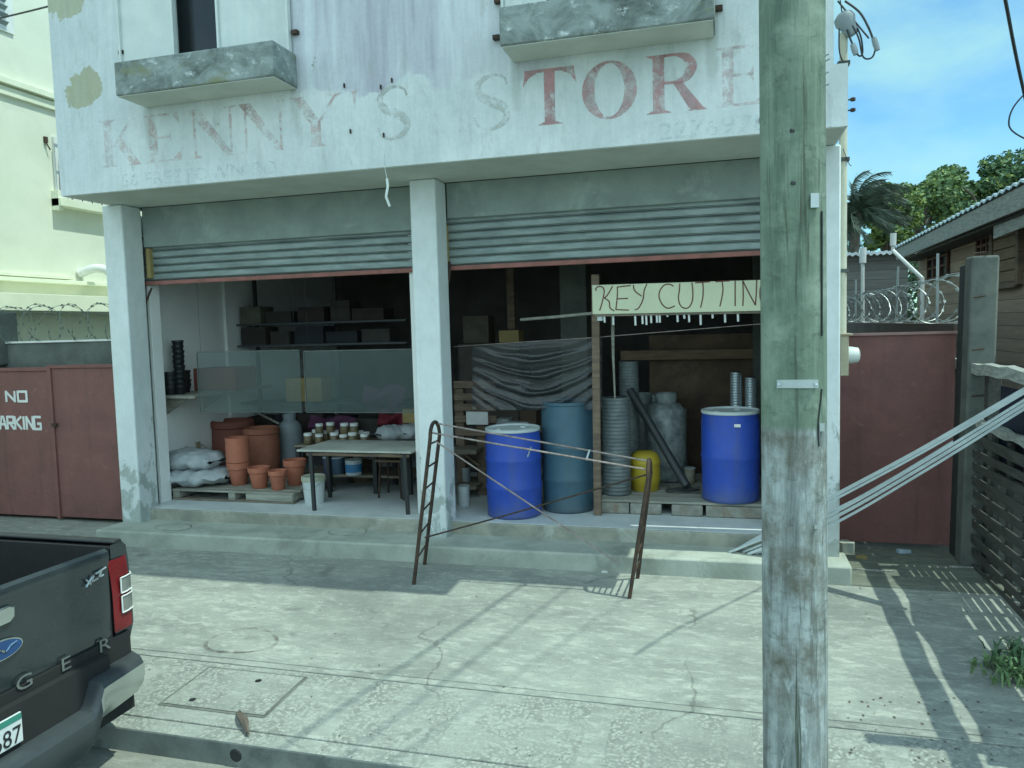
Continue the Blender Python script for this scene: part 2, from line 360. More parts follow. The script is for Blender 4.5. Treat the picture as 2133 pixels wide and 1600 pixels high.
# ------------------------------------------------------------------ mesh builder
class MB:
    def __init__(s): s.v = []; s.f = []; s.m = []
    def add(s, vs, fs, mi=0):
        o = len(s.v); s.v += [Vector(v) for v in vs]
        s.f += [[i+o for i in f] for f in fs]; s.m += [mi]*len(fs); return s
    def box(s, x0, x1, y0, y1, z0, z1, mi=0):
        return s.add([(x,y,z) for z in (z0,z1) for y in (y0,y1) for x in (x0,x1)],
              [(0,2,3,1),(4,5,7,6),(0,1,5,4),(2,6,7,3),(0,4,6,2),(1,3,7,5)], mi)
    def obox(s, c, ax, ay, az, mi=0):          # half vectors
        c, ax, ay, az = map(Vector, (c, ax, ay, az))
        return s.add([c+ax*i+ay*j+az*k for k in (-1,1) for j in (-1,1) for i in (-1,1)],
              [(0,2,3,1),(4,5,7,6),(0,1,5,4),(2,6,7,3),(0,4,6,2),(1,3,7,5)], mi)
    def bar(s, a, b, w, h, upv=(0,0,1), mi=0):
        a, b = Vector(a), Vector(b); d = (b-a); L = d.length; d.normalize()
        u = Vector(upv); sd = d.cross(u)
        if sd.length < 1e-4: sd = d.cross(Vector((1,0,0)))
        sd.normalize(); u = sd.cross(d)
        return s.obox((a+b)/2, d*L/2, sd*w/2, u*h/2, mi)
    def tube(s, pts, r, n=10, mi=0, cap=True):
        pts = [Vector(p) for p in pts]; rs = r if isinstance(r, (list, tuple)) else [r]*len(pts)
        o = len(s.v); prev = None
        for i, p in enumerate(pts):
            d = (pts[min(i+1, len(pts)-1)]-pts[max(i-1, 0)]).normalized()
            if prev is None:
                u = d.cross(Vector((0,0,1)));
                if u.length < .05: u = d.cross(Vector((1,0,0)))
            else: u = prev-d*prev.dot(d)
            u.normalize(); prev = u; w = d.cross(u)
            s.v += [p+(u*math.cos(2*math.pi*k/n)+w*math.sin(2*math.pi*k/n))*rs[i] for k in range(n)]
        for i in range(len(pts)-1):
            for k in range(n):
                s.f.append([o+i*n+k, o+i*n+(k+1)%n, o+(i+1)*n+(k+1)%n, o+(i+1)*n+k]); s.m.append(mi)
        if cap:
            s.f.append([o+k for k in range(n)][::-1]); s.m.append(mi)
            e = o+(len(pts)-1)*n; s.f.append([e+k for k in range(n)]); s.m.append(mi)
        return s
    def lathe(s, prof, c, n=28, mi=0, tilt=None):
        c = Vector(c); o = len(s.v)
        for r, z in prof:
            for k in range(n):
                q = Vector((r*math.cos(2*math.pi*k/n), r*math.sin(2*math.pi*k/n), z))
                if tilt is not None: q = tilt @ q
                s.v.append(c+q)
        for i in range(len(prof)-1):
            for k in range(n):
                s.f.append([o+i*n+k, o+i*n+(k+1)%n, o+(i+1)*n+(k+1)%n, o+(i+1)*n+k]); s.m.append(mi)
        if prof[0][0] > 1e-4: s.f.append([o+k for k in range(n)][::-1]); s.m.append(mi)
        if prof[-1][0] > 1e-4:
            e = o+(len(prof)-1)*n; s.f.append([e+k for k in range(n)]); s.m.append(mi)
        return s
    def strip(s, rows, mi=0, close=False):      # grid of rows of points
        o = len(s.v); w = len(rows[0])
        for r in rows: s.v += [Vector(p) for p in r]
        for i in range(len(rows)-1):
            for k in range(w-1):
                s.f.append([o+i*w+k, o+i*w+k+1, o+(i+1)*w+k+1, o+(i+1)*w+k]); s.m.append(mi)
        return s
    def prism(s, pts, d, mi=0):                 # planar polygon pushed along d
        pts = [Vector(p) for p in pts]; d = Vector(d); n = len(pts)
        s.add(pts+[p+d for p in pts], [list(range(n))[::-1], [n+i for i in range(n)]]+[[i,(i+1)%n,n+(i+1)%n,n+i] for i in range(n)], mi)
        return s
SPLIT = {'table_rail','upright','knot','cable','metal_tag','staple','wall_peg','shutter_bracket','bent_guide','strap','cable_hook','hanging_wire','bracket','leg','wire_stake',
         'side_window','bed_side','rail_cap','lifting_hole','tie_wire','stem','storm_bar','hinge','painted_word'}
def pieces(mb):
    par = list(range(len(mb.v)))
    def find(a):
        while par[a] != a: par[a] = par[par[a]]; a = par[a]
        return a
    for f in mb.f:
        for a in f[1:]: par[find(a)] = find(f[0])
    grp = {}
    for f, mi in zip(mb.f, mb.m): grp.setdefault(find(f[0]), []).append((f, mi))
    for fs in grp.values():
        idx = sorted({i for f, _ in fs for i in f}); mp_ = {i: k for k, i in enumerate(idx)}; q = MB()
        q.v = [mb.v[i] for i in idx]; q.f = [[mp_[i] for i in f] for f, _ in fs]; q.m = [mi for _, mi in fs]
        yield q
def build(mb, name, mats, parent=None, bevel=0, smooth=35, fixn=True):
    if parent and name in SPLIT:
        return [build_one(q, name, mats, parent, bevel, smooth, fixn) for q in pieces(mb)][0]
    return build_one(mb, name, mats, parent, bevel, smooth, fixn)
def build_one(mb, name, mats, parent=None, bevel=0, smooth=35, fixn=True):
    me = bpy.data.meshes.new(name)
    off = Vector((0,0,0))
    q = parent
    while q is not None: off += Vector(q.location); q = q.parent
    me.from_pydata([v-off for v in mb.v], [], mb.f)
    mats = mats if isinstance(mats, (list, tuple)) else [mats]
    for mm in mats: me.materials.append(mm)
    me.polygons.foreach_set('material_index', mb.m)
    if fixn:
        bm = bmesh.new(); bm.from_mesh(me); bmesh.ops.recalc_face_normals(bm, faces=bm.faces); bm.to_mesh(me); bm.free()
    if smooth:
        me.shade_smooth(); me.set_sharp_from_angle(angle=math.radians(smooth))
    me.update()
    o = bpy.data.objects.new(name, me); C.objects.link(o)
    if parent: o.parent = parent
    if bevel:
        bv = o.modifiers.new('edge', 'BEVEL'); bv.width = bevel; bv.segments = 2; bv.limit_method = 'ANGLE'; bv.angle_limit = math.radians(40)
    return o
def tag(o, label, cat, group=None):
    o['label'] = label; o['category'] = cat
    if group: o['group'] = group
    return o
def thing(name, label, cat, loc=(0,0,0), group=None):
    o = bpy.data.objects.new(name, None); C.objects.link(o); o.location = loc; o.empty_display_size = .1
    return tag(o, label, cat, group)
def struct(mb, name, mat, **k):
    o = build(mb, name, mat, **k); o['kind'] = 'structure'; return o
def copy_thing(root, loc, label, group=None, rz=0, sc=1):
    r = root.copy(); C.objects.link(r); r.location = loc; r.rotation_euler = (0,0,rz); r.scale = (sc,sc,sc)
    r['label'] = label
    if group: r['group'] = group
    for ch in list(root.children):
        c = ch.copy(); C.objects.link(c); c.parent = r
        for g in list(ch.children):
            d = g.copy(); C.objects.link(d); d.parent = c
    return r
def text_mb(s, height, org, ex, ez, depth=.002, spacing=1.0, squeeze=1.0):
    """sans lettering: org is the baseline start, ex/ez the writing and up directions"""
    cu = bpy.data.curves.new('t', 'FONT'); cu.body = s; cu.size = 1; cu.space_character = spacing; cu.resolution_u = 3
    o = bpy.data.objects.new('t', cu); C.objects.link(o)
    bpy.context.view_layer.update()
    me = bpy.data.meshes.new_from_object(o.evaluated_get(bpy.context.evaluated_depsgraph_get()))
    h = .72; k = height/h
    ex, ez, org = Vector(ex), Vector(ez), Vector(org)
    mb = MB(); mb.add([org+ex*(v.co.x*k*squeeze)+ez*(v.co.y*k) for v in me.vertices], [list(p.vertices) for p in me.polygons])
    bpy.data.objects.remove(o); bpy.data.curves.remove(cu); bpy.data.meshes.remove(me)
    return mb
def smooth_path(pts, k=6):
    pts = [Vector(p) for p in pts]; out = []
    for i in range(len(pts)-1):
        p0, p1, p2, p3 = pts[max(i-1,0)], pts[i], pts[i+1], pts[min(i+2,len(pts)-1)]
        for j in range(k):
            t = j/k
            out.append(.5*((2*p1)+(-p0+p2)*t+(2*p0-5*p1+4*p2-p3)*t*t+(-p0+3*p1-3*p2+p3)*t**3))
    return out+[pts[-1]]

# ------------------------------------------------------------------ ground
g = MB(); g.add([(-400,-400,-.33),(400,-400,-.33),(400,400,-.33),(-400,400,-.33)], [(0,1,2,3)])
struct(g, 'ground', EARTH, smooth=0)
g = MB(); g.add([(-60,-8,-.275),(40,-8,-.275),(40,3.70,-.275),(-60,3.70,-.275)], [(0,1,2,3)])
struct(g, 'road', ROAD, smooth=0)
KY = 3.645; SY = 4.485
def slab(mb, y0, y1, x0=-40, x1=30, deep=.34):
    z0, z1 = gz(y0), gz(y1)
    mb.add([(x0,y0,z0),(x1,y0,z0),(x1,y1,z1),(x0,y1,z1),(x0,y0,z0-deep),(x1,y0,z0-deep),(x1,y1,z1-deep),(x0,y1,z1-deep)],
           [(0,1,2,3),(0,4,5,1),(1,5,6,2),(2,6,7,3),(3,7,4,0)])
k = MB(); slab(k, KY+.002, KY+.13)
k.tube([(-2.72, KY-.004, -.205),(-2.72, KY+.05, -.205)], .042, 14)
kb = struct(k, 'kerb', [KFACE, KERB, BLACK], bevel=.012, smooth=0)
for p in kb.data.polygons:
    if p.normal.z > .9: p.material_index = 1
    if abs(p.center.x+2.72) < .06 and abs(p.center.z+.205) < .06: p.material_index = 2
k = MB(); slab(k, KY+.138, SY); struct(k, 'pavement', KERB, bevel=.008, smooth=0)
k = MB(); slab(k, SY+.010, SY+.075); slab(k, SY+.083, 6.70)
struct(k, 'forecourt', FORE, bevel=.006, smooth=0)
k = MB(); k.box(-40,30,6.70,60,-.34,-.001); struct(k, 'yard', EARTH, smooth=0)
k = MB(); k.box(.95,2.6,6.71,7.95,-.2,.002); struct(k, 'gateway_ground', ground_mat('mossy_concrete', (.12,.135,.11), (.19,.21,.17), (.28,.30,.24)), smooth=0)
k = MB(); k.box(-9.5,-6.5,6.71,7.5,-.2,.002); struct(k, 'driveway', FORE, smooth=0)
# cast cover in the pavement
cv = MB(); y0, y1 = 3.93, 4.40
cv.add([(-3.45,y0,gz(y0)+.008),(-2.72,y0,gz(y0)+.008),(-2.72,y1,gz(y1)+.008),(-3.45,y1,gz(y1)+.008)], [(0,1,2,3)])
e_ = MB()
for a in ((-3.47,-2.70,y0-.02,y0),(-3.47,-2.70,y1,y1+.02),(-3.47,-3.45,y0,y1),(-2.72,-2.70,y0,y1)):
    e_.add([(a[0],a[2],gz(a[2])+.004),(a[1],a[2],gz(a[2])+.004),(a[1],a[3],gz(a[3])+.004),(a[0],a[3],gz(a[3])+.004)], [(0,1,2,3)])
cr = thing('inspection_cover', 'square concrete cover set in the pavement behind the kerb', 'cover', (-3.1,4.16,gz(4.16)))
build(cv, 'lid', KERB, cr, smooth=0); build(e_, 'joint', M('joint_fill', (.20,.215,.19), (.12,.13,.115), 6), cr, smooth=0)
h_ = MB()
for hx, hy in ((-3.0,4.30),(-3.28,4.0)): h_.lathe([(.022,.0095),(.0001,.0098)], (hx,hy,gz(hy)), 12)
build(h_, 'lifting_hole', BLACK, cr, smooth=0)
# ------------------------------------------------------------------ store building
B = thing('store_building', 'white two storey shop with faded red painted lettering and two half open roller shutters', 'shop', (0,0,0))
FY = 6.36; ZB = 3.64
XL, XR = -6.42, .80
f = MB()
wins = ((-5.05,-4.10,4.74,6.25), (-1.45,-.35,4.74,6.25))
zt = 7.6
gx = [XL,-5.05,-4.10,-1.45,-.35,XR,.90]; gzz = [ZB,4.10,4.74,6.25,zt]
gv = [(x,FY,z) for z in gzz for x in gx]; gf = []
for jz in range(4):
    for ix in range(6):
        if (ix == 5 and jz > 0) or (jz == 2 and ix in (1,3)): continue
        a = jz*7+ix; gf.append((a,a+1,a+8,a+7))
f.add(gv, gf)
for a, b, c_, d in wins:
    f.add([(a,FY,c_),(b,FY,c_),(b,FY,d),(a,FY,d),(a,FY+.16,c_),(b,FY+.16,c_),(b,FY+.16,d),(a,FY+.16,d)], [(0,1,5,4),(1,2,6,5),(2,3,7,6),(3,0,4,7)])
f.add([(.90,FY,ZB),(.90,7.24,ZB),(.90,7.24,4.10),(.90,FY,4.10),(XR,FY,4.10),(XR,7.24,4.10)], [(0,1,2,3),(3,2,5,4)])
f.add([(XL,FY,ZB),(XR,FY,ZB),(.90,FY,ZB),(XL,7.24,ZB),(.90,7.24,ZB),(XL,7.24,4.1)], [(0,3,4,2)])
f.add([(XL,FY,ZB),(XL,13.5,ZB),(XL,13.5,zt),(XL,FY,zt)], [(0,1,2,3)]); f.add([(XR,FY,4.1),(XR,13.5,4.1),(XR,13.5,zt),(XR,FY,zt)], [(0,1,2,3)])
f.add([(XR,7.24,ZB),(XR,13.5,ZB),(XR,13.5,4.1),(XR,7.24,4.1)], [(0,1,2,3)]); f.add([(XL,13.5,0),(XR,13.5,0),(XR,13.5,zt),(XL,13.5,zt)], [(0,1,2,3)])
build(f, 'wall', FAC, B, smooth=0, fixn=False)
f = MB(); f.box(XL-.1, .90, 5.99, 13.6, zt, zt+.16); build(f, 'roof', SOFF, B, bevel=.01)
f = MB(); f.box(XL+.02, .88, FY+.01, 7.23, ZB-.006, ZB); build(f, 'soffit', SOFF, B, smooth=0)
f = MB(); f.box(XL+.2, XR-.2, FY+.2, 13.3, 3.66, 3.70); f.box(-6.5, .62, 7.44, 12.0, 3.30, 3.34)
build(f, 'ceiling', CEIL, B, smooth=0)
# lintels, pillars
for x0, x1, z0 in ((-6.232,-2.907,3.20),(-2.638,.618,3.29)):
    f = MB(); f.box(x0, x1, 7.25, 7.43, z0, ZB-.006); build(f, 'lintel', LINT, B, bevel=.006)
for x0, x1 in ((-6.49,-6.235),(-2.905,-2.64),(.62,.935)):
    f = MB(); f.box(x0, x1, 6.955, 7.245, -.02, ZB-.008); build(f, 'pillar', PIL, B, bevel=.014)
for x0, x1 in ((-6.50,-6.27),(-3.10,-2.85),(-2.92,-2.74),(.45,.618)):
    f = MB(); f.box(x0, x1, 7.34, 7.50, .29, 3.2); build(f, 'jamb', INW, B, bevel=.005)
# roller shutters
def shutter(x0, x1, zb, zt_):
    rows = []; n = 0; z = zb; sl = .082
    while z < zt_:
        for t, dy in ((0,.022),(.06,.022),(.09,-.006),(.16,-.012),(.19,-.004),(.23,-.012),(.55,-.015),(.84,-.012),(.95,-.004),(.98,.022)):
            rows.append((z+t*sl, dy))
        z += sl
    m_ = MB(); xx = [x0+(x1-x0)*i/14 for i in range(15)]
    m_.strip([[(x, 7.33+dy+.003*math.sin(x*3+zz*9), zz+.006*math.sin((x-x0)*1.1)) for x in xx] for zz, dy in rows])
    r = build(m_, 'roller_shutter', SHUT, B, smooth=25, fixn=False)
    m_ = MB(); m_.box(x0, x1, 7.30, 7.35, zb-.045, zb-.002)
    build(m_, 'bottom_bar', REDBAR, r, bevel=.004)
    for xa in (x0-.05, x1+.004):
        m_ = MB(); m_.box(xa, xa+.046, 7.28, 7.338, .29, zt_+.06); build(m_, 'guide_rail', RAILP, r, bevel=.003)
    return r
shutter(-6.30, -2.95, 2.83, 3.19); shutter(-2.68, .52, 2.83, 3.28)
for x, z0, z1 in ((-6.20,2.86,3.19),(-2.675,2.84,3.24)):
    f = MB(); f.box(x-.03, x+.02, 7.27, 7.335, z0, z1); build(f, 'timber_packing', CARD, B, bevel=.004)
for s_ in (-1,):
    f = MB(); f.tube([P(300,600,y=7.28), P(292,660,y=7.2), P(296,780,y=7.22)], .012, 6); f.tube([P(316,600,y=7.30), P(292,660,y=7.22), P(306,1050,y=7.24)], .012, 6)
    f.tube([P(936,545,y=7.28), P(936,575,y=7.26), P(922,640,y=7.2), P(930,860,y=7.22)], .013, 6)
    build(f, 'bent_guide', RUST, B)
# floor, step
f = MB(); f.box(-6.5, .62, 7.10, 13.3, 0, .286); build(f, 'riser', CONC2, B, bevel=.015)
f = MB(); f.box(-6.49, .60, 7.11, 12.2, .287, .292); build(f, 'tiled_floor', TILE, B, smooth=0)
f = MB(); f.add([(-6.50,6.56,0),(.97,6.70,0),(.97,7.11,0),(-6.50,7.11,0)], [(3,2,1,0)]); f.v = []; f.f = []; f.m = []
f.prism([(-6.52,6.60,-.05),(1.0,6.70,-.05),(1.0,7.12,-.05),(-6.47,7.12,-.05)], (0,0,.21)); build(f, 'front_step', CONC, B, bevel=.02)
RINGM = faded('ring_stain', (.11,.085,.07), .62, 7)
def ring(cu, cv, rx, ry, w, z=None, parent=None, nm='ring_stain'):
    c = P(cu, cv, z=z) if z is not None else PG(cu, cv); f = MB(); rows = []
    for i in range(49):
        a = 2*math.pi*i/48; k = 1+.06*math.sin(3*a+cu)
        rows.append([(c.x+(rx+d)*k*math.cos(a), c.y+(ry+d)*k*math.sin(a), (z if z is not None else gz(c.y+(ry+d)*k*math.sin(a)))+.003) for d in (-w/2, w/2)])
    f.strip(rows); return build(f, nm, RINGM, parent, smooth=0, fixn=False)
ring(362, 1099, .21, .13, .016, .161, B); ring(726, 1108, .20, .15, .016, .161, B)
o = ring(505, 1335, .27, .20, .03); tag(o, 'faint dark ring mark on the forecourt right of the pickup', 'stain')
# inner walls
f = MB(); f.box(-6.62,-6.50,7.26,13.3,0,3.6); build(f, 'side_wall', INW, B)
f = MB(); f.box(-6.50,-6.46,8.97,9.50,.292,3.30); build(f, 'pilaster', INW, B, bevel=.006)
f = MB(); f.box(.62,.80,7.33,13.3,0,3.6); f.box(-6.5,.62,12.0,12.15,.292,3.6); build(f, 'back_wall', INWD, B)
f = MB(); f.box(-1.95,-1.62,9.30,9.60,.292,3.30); build(f, 'inner_column', POSTC, B, bevel=.01)
# window ledges
for x0, x1 in ((-5.345,-3.70),(-1.69,-.055)):
    f = MB(); f.box(x0, x1, 5.98, FY-.002, 4.405, 4.705); build(f, 'window_ledge', LEDGE, B, bevel=.014)
    f = MB(); f.box(x0+.012, x1-.012, 5.995, FY-.004, 4.399, 4.4045); build(f, 'ledge_underside', SOFF, B, smooth=0)
# windows
for i, (a, b, c_, d) in enumerate(wins):
    f = MB(); t_ = .05
    f.box(a, a+t_, FY+.06, FY+.12, c_, d); f.box(b-t_, b, FY+.06, FY+.12, c_, d); f.box(a+t_, b-t_, FY+.06, FY+.12, d-t_, d); f.box(a+t_, b-t_, FY+.06, FY+.12, c_, c_+t_)
    w = build(f, 'window', SHTW, B, bevel=.004)
    f = MB(); f.box(a+t_, b-t_, FY+.085, FY+.092, c_+t_, d-t_); build(f, 'pane', DARKIN, w, smooth=0)
    f = MB(); f.box(b-.26, b-.22, FY+.07, FY+.11, c_+t_, d-t_); build(f, 'mullion', WOODH, w, smooth=0)
def corrugated(x0, x1, z0, z1, y, n, amp):
    m_ = MB(); N = n*8
    m_.strip([[(x0+(x1-x0)*i/N, y-amp*max(-.55, min(.55, math.sin(2*math.pi*n*i/N)))*1.5, z) for i in range(N+1)] for z in (z0, z1)])
    m_.box(x0-.02, x0, y-.03, y+.02, z0, z1); m_.box(x1, x1+.02, y-.03, y+.02, z0, z1)
    return m_
build(corrugated(P(258,60,y=FY).x, P(366,60,y=FY).x, 4.712, 6.3, FY-.035, 2, .010), 'storm_shutter', SHTW, B, smooth=40)
build(corrugated(P(463,60,y=FY).x, P(604,60,y=FY).x, 4.712, 6.3, FY-.035, 4, .014), 'storm_shutter', SHTW, B, smooth=40)
for a in (-1.74, -.36):
    build(corrugated(a, a+.34, 4.712, 6.3, FY-.035, 3, .014), 'storm_shutter', SHTW, B, smooth=40)
f = MB()
for u, v in ((254,110),(614,67),(1037,2),(1034,78),(1497,17)):
    p = P(u, v, y=FY-.03); f.box(p.x-.03, p.x+.03, FY-.05, FY, p.z-.018, p.z+.018)
build(f, 'shutter_bracket', RUST, B, bevel=.003)
f = MB()
for u, v in ((718,178),(817,167),(794,181),(731,273),(800,281),(1583,250)):
    p = P(u, v, y=FY); f.box(p.x-.005, p.x+.005, FY-.02, FY, p.z-.022, p.z+.014)
build(f, 'wall_peg', RUST, B)
# hanging strip of torn paint and a crack under it
f = MB(); pts = [P(800,320,y=FY-.004), P(801,345,y=FY-.004), P(806,372,y=FY-.006), P(808,388,y=FY-.008), P(804,410,y=FY-.01), P(812,430,y=FY)]
for i in range(5): f.bar(pts[i], pts[i+1], .003 if i < 2 else .022, .006, (0,1,0))
build(f, 'torn_strip', SHTW, B)

# painted lettering
def stroke(pts, ws):
    pts = [Vector((a, b, 0)) for a, b in pts]
    P2 = smooth_path(pts, 5); W = []
    for i in range(len(ws)-1):
        for j in range(5): W.append(ws[i]+(ws[i+1]-ws[i])*j/5)
    W.append(ws[-1]); out = []
    L, R_ = [], []
    for i, p in enumerate(P2):
        d = (P2[min(i+1,len(P2)-1)]-P2[max(i-1,0)]).normalized(); n = Vector((-d.y, d.x, 0))
        L.append(p+n*W[i]/2); R_.append(p-n*W[i]/2)
    return [[L[i][:2], L[i+1][:2], R_[i+1][:2], R_[i][:2]] for i in range(len(L)-1)], (L, R_)
def rect(a, b, c_, d): return [(a,c_),(b,c_),(b,d),(a,d)]
def serif(cx, z, w, up_):
    s_ = 1 if up_ else -1
    return [(cx-w/2, z), (cx+w/2, z), (cx+w*.26, z+.05*s_), (cx-w*.26, z+.05*s_)]
LET = {
 'K': [rect(.12,.32,.05,.95), serif(.22,0,.46,True), serif(.22,1,.46,False), [(.32,.42),(.38,.40),(.86,.96),(.76,.96)], serif(.82,1,.34,False), [(.38,.52),(.54,.62),(.98,.04),(.74,.04)], serif(.86,0,.36,True)],
 'E': [rect(.12,.32,.05,.95), serif(.22,0,.46,True), serif(.22,1,.46,False), rect(.32,.84,.95,1), [(.70,.95),(.84,.95),(.88,.72)], rect(.32,.66,.49,.54), [(.58,.515),(.66,.66),(.66,.38)], rect(.32,.86,0,.05), [(.68,.05),(.86,.05),(.94,.30)]],
 'N': [rect(.12,.17,.04,.95), serif(.15,0,.30,True), [(.0,1),(.26,1),(.92,.0),(.78,.0)], rect(.85,.90,.06,.96), serif(.87,1,.30,False)],
 'Y': [[(.0,1),(.3,1),(.3,.97),(.62,.46),(.41,.46),(.06,.97)], [(.90,.97),(.97,.97),(.62,.46),(.55,.46)], serif(.92,1,.30,False), rect(.41,.62,.05,.46), serif(.515,0,.46,True)],
 'T': [rect(.40,.60,.05,.94), serif(.5,0,.50,True), rect(.04,.96,.94,1), [(.04,.94),(.28,.94),(.12,.86),(.0,.70)], [(.72,.94),(.96,.94),(1,.70),(.88,.86)]],
 "'": [[(.3,1),(.7,1),(.5,.62)]],
}
sp, _ = stroke([(.84,.80),(.78,.92),(.60,.985),(.40,.965),(.22,.87),(.17,.73),(.27,.60),(.50,.50),(.74,.39),(.83,.26),(.75,.11),(.55,.02),(.36,.015),(.18,.08),(.10,.24)],
            [.05,.05,.05,.08,.13,.16,.17,.19,.18,.16,.12,.06,.05,.05,.05])
LET['S'] = sp
N_ = 26; ang = [2*math.pi*i/N_ for i in range(N_+1)]
LET['O'] = [[(.5+.5*math.cos(a), .5+.51*math.sin(a)), (.5+.5*math.cos(b), .5+.51*math.sin(b)), (.5+.27*math.cos(b), .5+.465*math.sin(b)), (.5+.27*math.cos(a), .5+.465*math.sin(a))] for a, b in zip(ang, ang[1:])]
bowl, _ = stroke([(.30,.975),(.52,.975),(.70,.91),(.78,.75),(.70,.58),(.52,.515),(.30,.515)], [.05,.05,.14,.20,.14,.05,.05])
LET['R'] = [rect(.12,.32,.05,.95), serif(.22,0,.46,True), serif(.22,1,.46,False), [(.46,.515),(.62,.515),(.98,.04),(.74,.04)], serif(.88,0,.34,True)] + bowl
def letters(seq, mat, z0, z1, nm):
    for ch, u0, u1 in seq:
        f = MB(); x0 = P(u0, 230, y=FY).x; x1 = P(u1, 230, y=FY).x
        for k, poly in enumerate(LET[ch]):
            f.add([(x0+(x1-x0)*a, FY-.0025-.00007*k, z0+(z1-z0)*b) for a, b in poly], [list(range(len(poly)))])
        build(f, nm, mat, B, smooth=0, fixn=False)
letters([('K',203,287),('E',296,385),('N',388,492),('N',496,596),('Y',604,706),("'",726,752)], STR2, 3.875, 4.325, 'painted_letter')
letters([('S',778,862),('S',980,1072)], STR3, 3.875, 4.325, 'painted_letter')
letters([('T',1090,1202),('O',1213,1328),('R',1346,1468)], STR, 3.865, 4.318, 'painted_letter')
letters([('E',1490,1612)], STR4, 3.865, 4.318, 'painted_letter')
p0, p1 = P(250,360,y=FY).x, P(575,360,y=FY).x
t_ = text_mb('56 FREETOWN RD.', .125, (p0,FY-.006,3.675), (1,0,0), (0,0,1), squeeze=1.22)
build(t_, 'painted_address', SMALL, B, smooth=0, fixn=False)
p0 = P(1370,270,y=FY).x
t_ = text_mb('2276978', .135, (p0,FY-.006,3.665), (1,0,0), (0,0,1), squeeze=1.28)
build(t_, 'painted_number', SMALL, B, smooth=0, fixn=False)

# service conduit and meter on the corner of the shop
Sv = thing('service_conduit', 'cream conduit with weatherhead, looped cables and meter box on the shop corner', 'conduit', (.96,7.1,0))
cx_ = P(1756,400,y=7.05).x
f = MB(); f.tube([(cx_,7.05,1.95),(cx_,7.05,4.55)], .032, 14); build(f, 'conduit', CREAMP, Sv)
f = MB()
for z in (2.60,3.52,4.3): f.box(cx_-.05, cx_+.045, 7.005, 7.095, z-.014, z+.014)
build(f, 'strap', DARKC, Sv)
f = MB(); f.lathe([(.045,-.1),(.06,-.03),(.085,.03),(.075,.075),(.04,.10),(.0,.105)], (cx_+.02,7.0,4.60), 16, tilt=Matrix.Rotation(-.5,3,'Y')); build(f, 'weatherhead', GREYP, Sv)
f = MB()
def pathpx(lst, y): return smooth_path([P(u, v, y=y) for u, v in lst], 6)
f.tube(pathpx([(1760,2),(1790,25),(1808,55),(1820,85)], 6.95), .009, 7)
f.tube(pathpx([(1824,100),(1818,118),(1806,123),(1796,115),(1790,85),(1782,65),(1772,50)], 6.95), .007, 7)
f.tube(pathpx([(1784,112),(1792,117),(1797,108),(1794,80),(1786,58)], 6.96), .007, 7)
f.tube(pathpx([(1764,62),(1770,78),(1777,95)], 6.95), .008, 7)
f.tube(pathpx([(1745,2),(1760,20),(1785,50),(1810,80)], 6.97), .007, 7)
f.tube(pathpx([(1748,60),(1748,100),(1752,120),(1760,135)], 6.97), .006, 7)
f.tube(pathpx([(1750,0),(1756,40)], 6.96), .005, 6); f.tube(pathpx([(1756,310),(1768,340),(1774,346)], 7.0), .003, 6)
build(f, 'cable', WIRE, Sv)
for a, b in (((1776,92),(1783,114)),((1820,79),(1828,105))):
    f = MB(); pa, pb = P(*a, y=6.95), P(*b, y=6.95); f.tube([pa,(pa+pb)/2,pb], [.02,.024,.02], 10); build(f, 'splice_sleeve', GREYP, Sv)
f = MB()
for v in (208,230):
    p = P(1768, v, y=6.7); f.tube([p+Vector((-.03,0,0)), p+Vector((.03,0,0))], .006, 6); f.lathe([(.012,-.014),(.02,-.01),(.02,.01),(.012,.014)], p+Vector((.03,0,0)), 10)
build(f, 'cable_hook', RUST, Sv)
a, b = P(1747,700,y=6.98), P(1768,783,y=6.98)
f = MB(); f.box(.938, b.x, 6.98, 7.16, b.z, a.z); f.box(.938, b.x+.03, 6.97, 7.17, a.z, a.z+.02); mb_ = build(f, 'meter_box', BEIGE, Sv, bevel=.006)
c = P(1770,740,y=7.07); tl = Matrix.Rotation(math.pi/2,3,'Y')
f = MB(); f.lathe([(.075,0),(.075,.02),(.068,.06),(.064,.085),(.04,.098),(.0,.1)], (b.x,7.07,c.z), 20, tilt=tl); build(f, 'meter', plain('meter_glass', (.66,.70,.66), .2), mb_)

# ------------------------------------------------------------------ left neighbour (cream building), x = -10
Yb = thing('cream_building', 'sunlit cream yellow building with ledges left of the shop', 'building', (-10,9,0))
f = MB(); f.box(-17,-10,3.5,26,-.2,9); build(f, 'wall', YEL, Yb)
def ledge(zc, y0, y1, dep, h, nm='ledge', mat=YELT):
    f = MB(); f.box(-10.0, -10+dep, y0, y1, zc-h, zc); build(f, nm, mat, Yb, bevel=.006)
ledge(5.98, 3.5, 26, .10, .09); ledge(5.86, 3.5, 26, .05, .12)
ledge(3.19, 3.5, 9.95, .10, .05); ledge(3.12, 3.5, 26, .16, .06)
f = MB(); f.box(-10, -9.82, 9.72, 13.2, 4.26, 4.38); f.box(-10,-9.86,9.72,9.80,4.2,4.5); build(f, 'window_ledge', YELT, Yb, bevel=.005)
f = MB(); f.box(-10.0,-9.45,3.5,12.5,2.74,2.83); f.box(-9.46,-9.42,3.5,12.5,2.62,2.86); build(f, 'canopy', YELT, Yb, bevel=.005)
f = MB(); f.box(-9.9,-9.5,3.5,12.5,2.60,2.70); build(f, 'canopy_beam', SOFF, Yb)
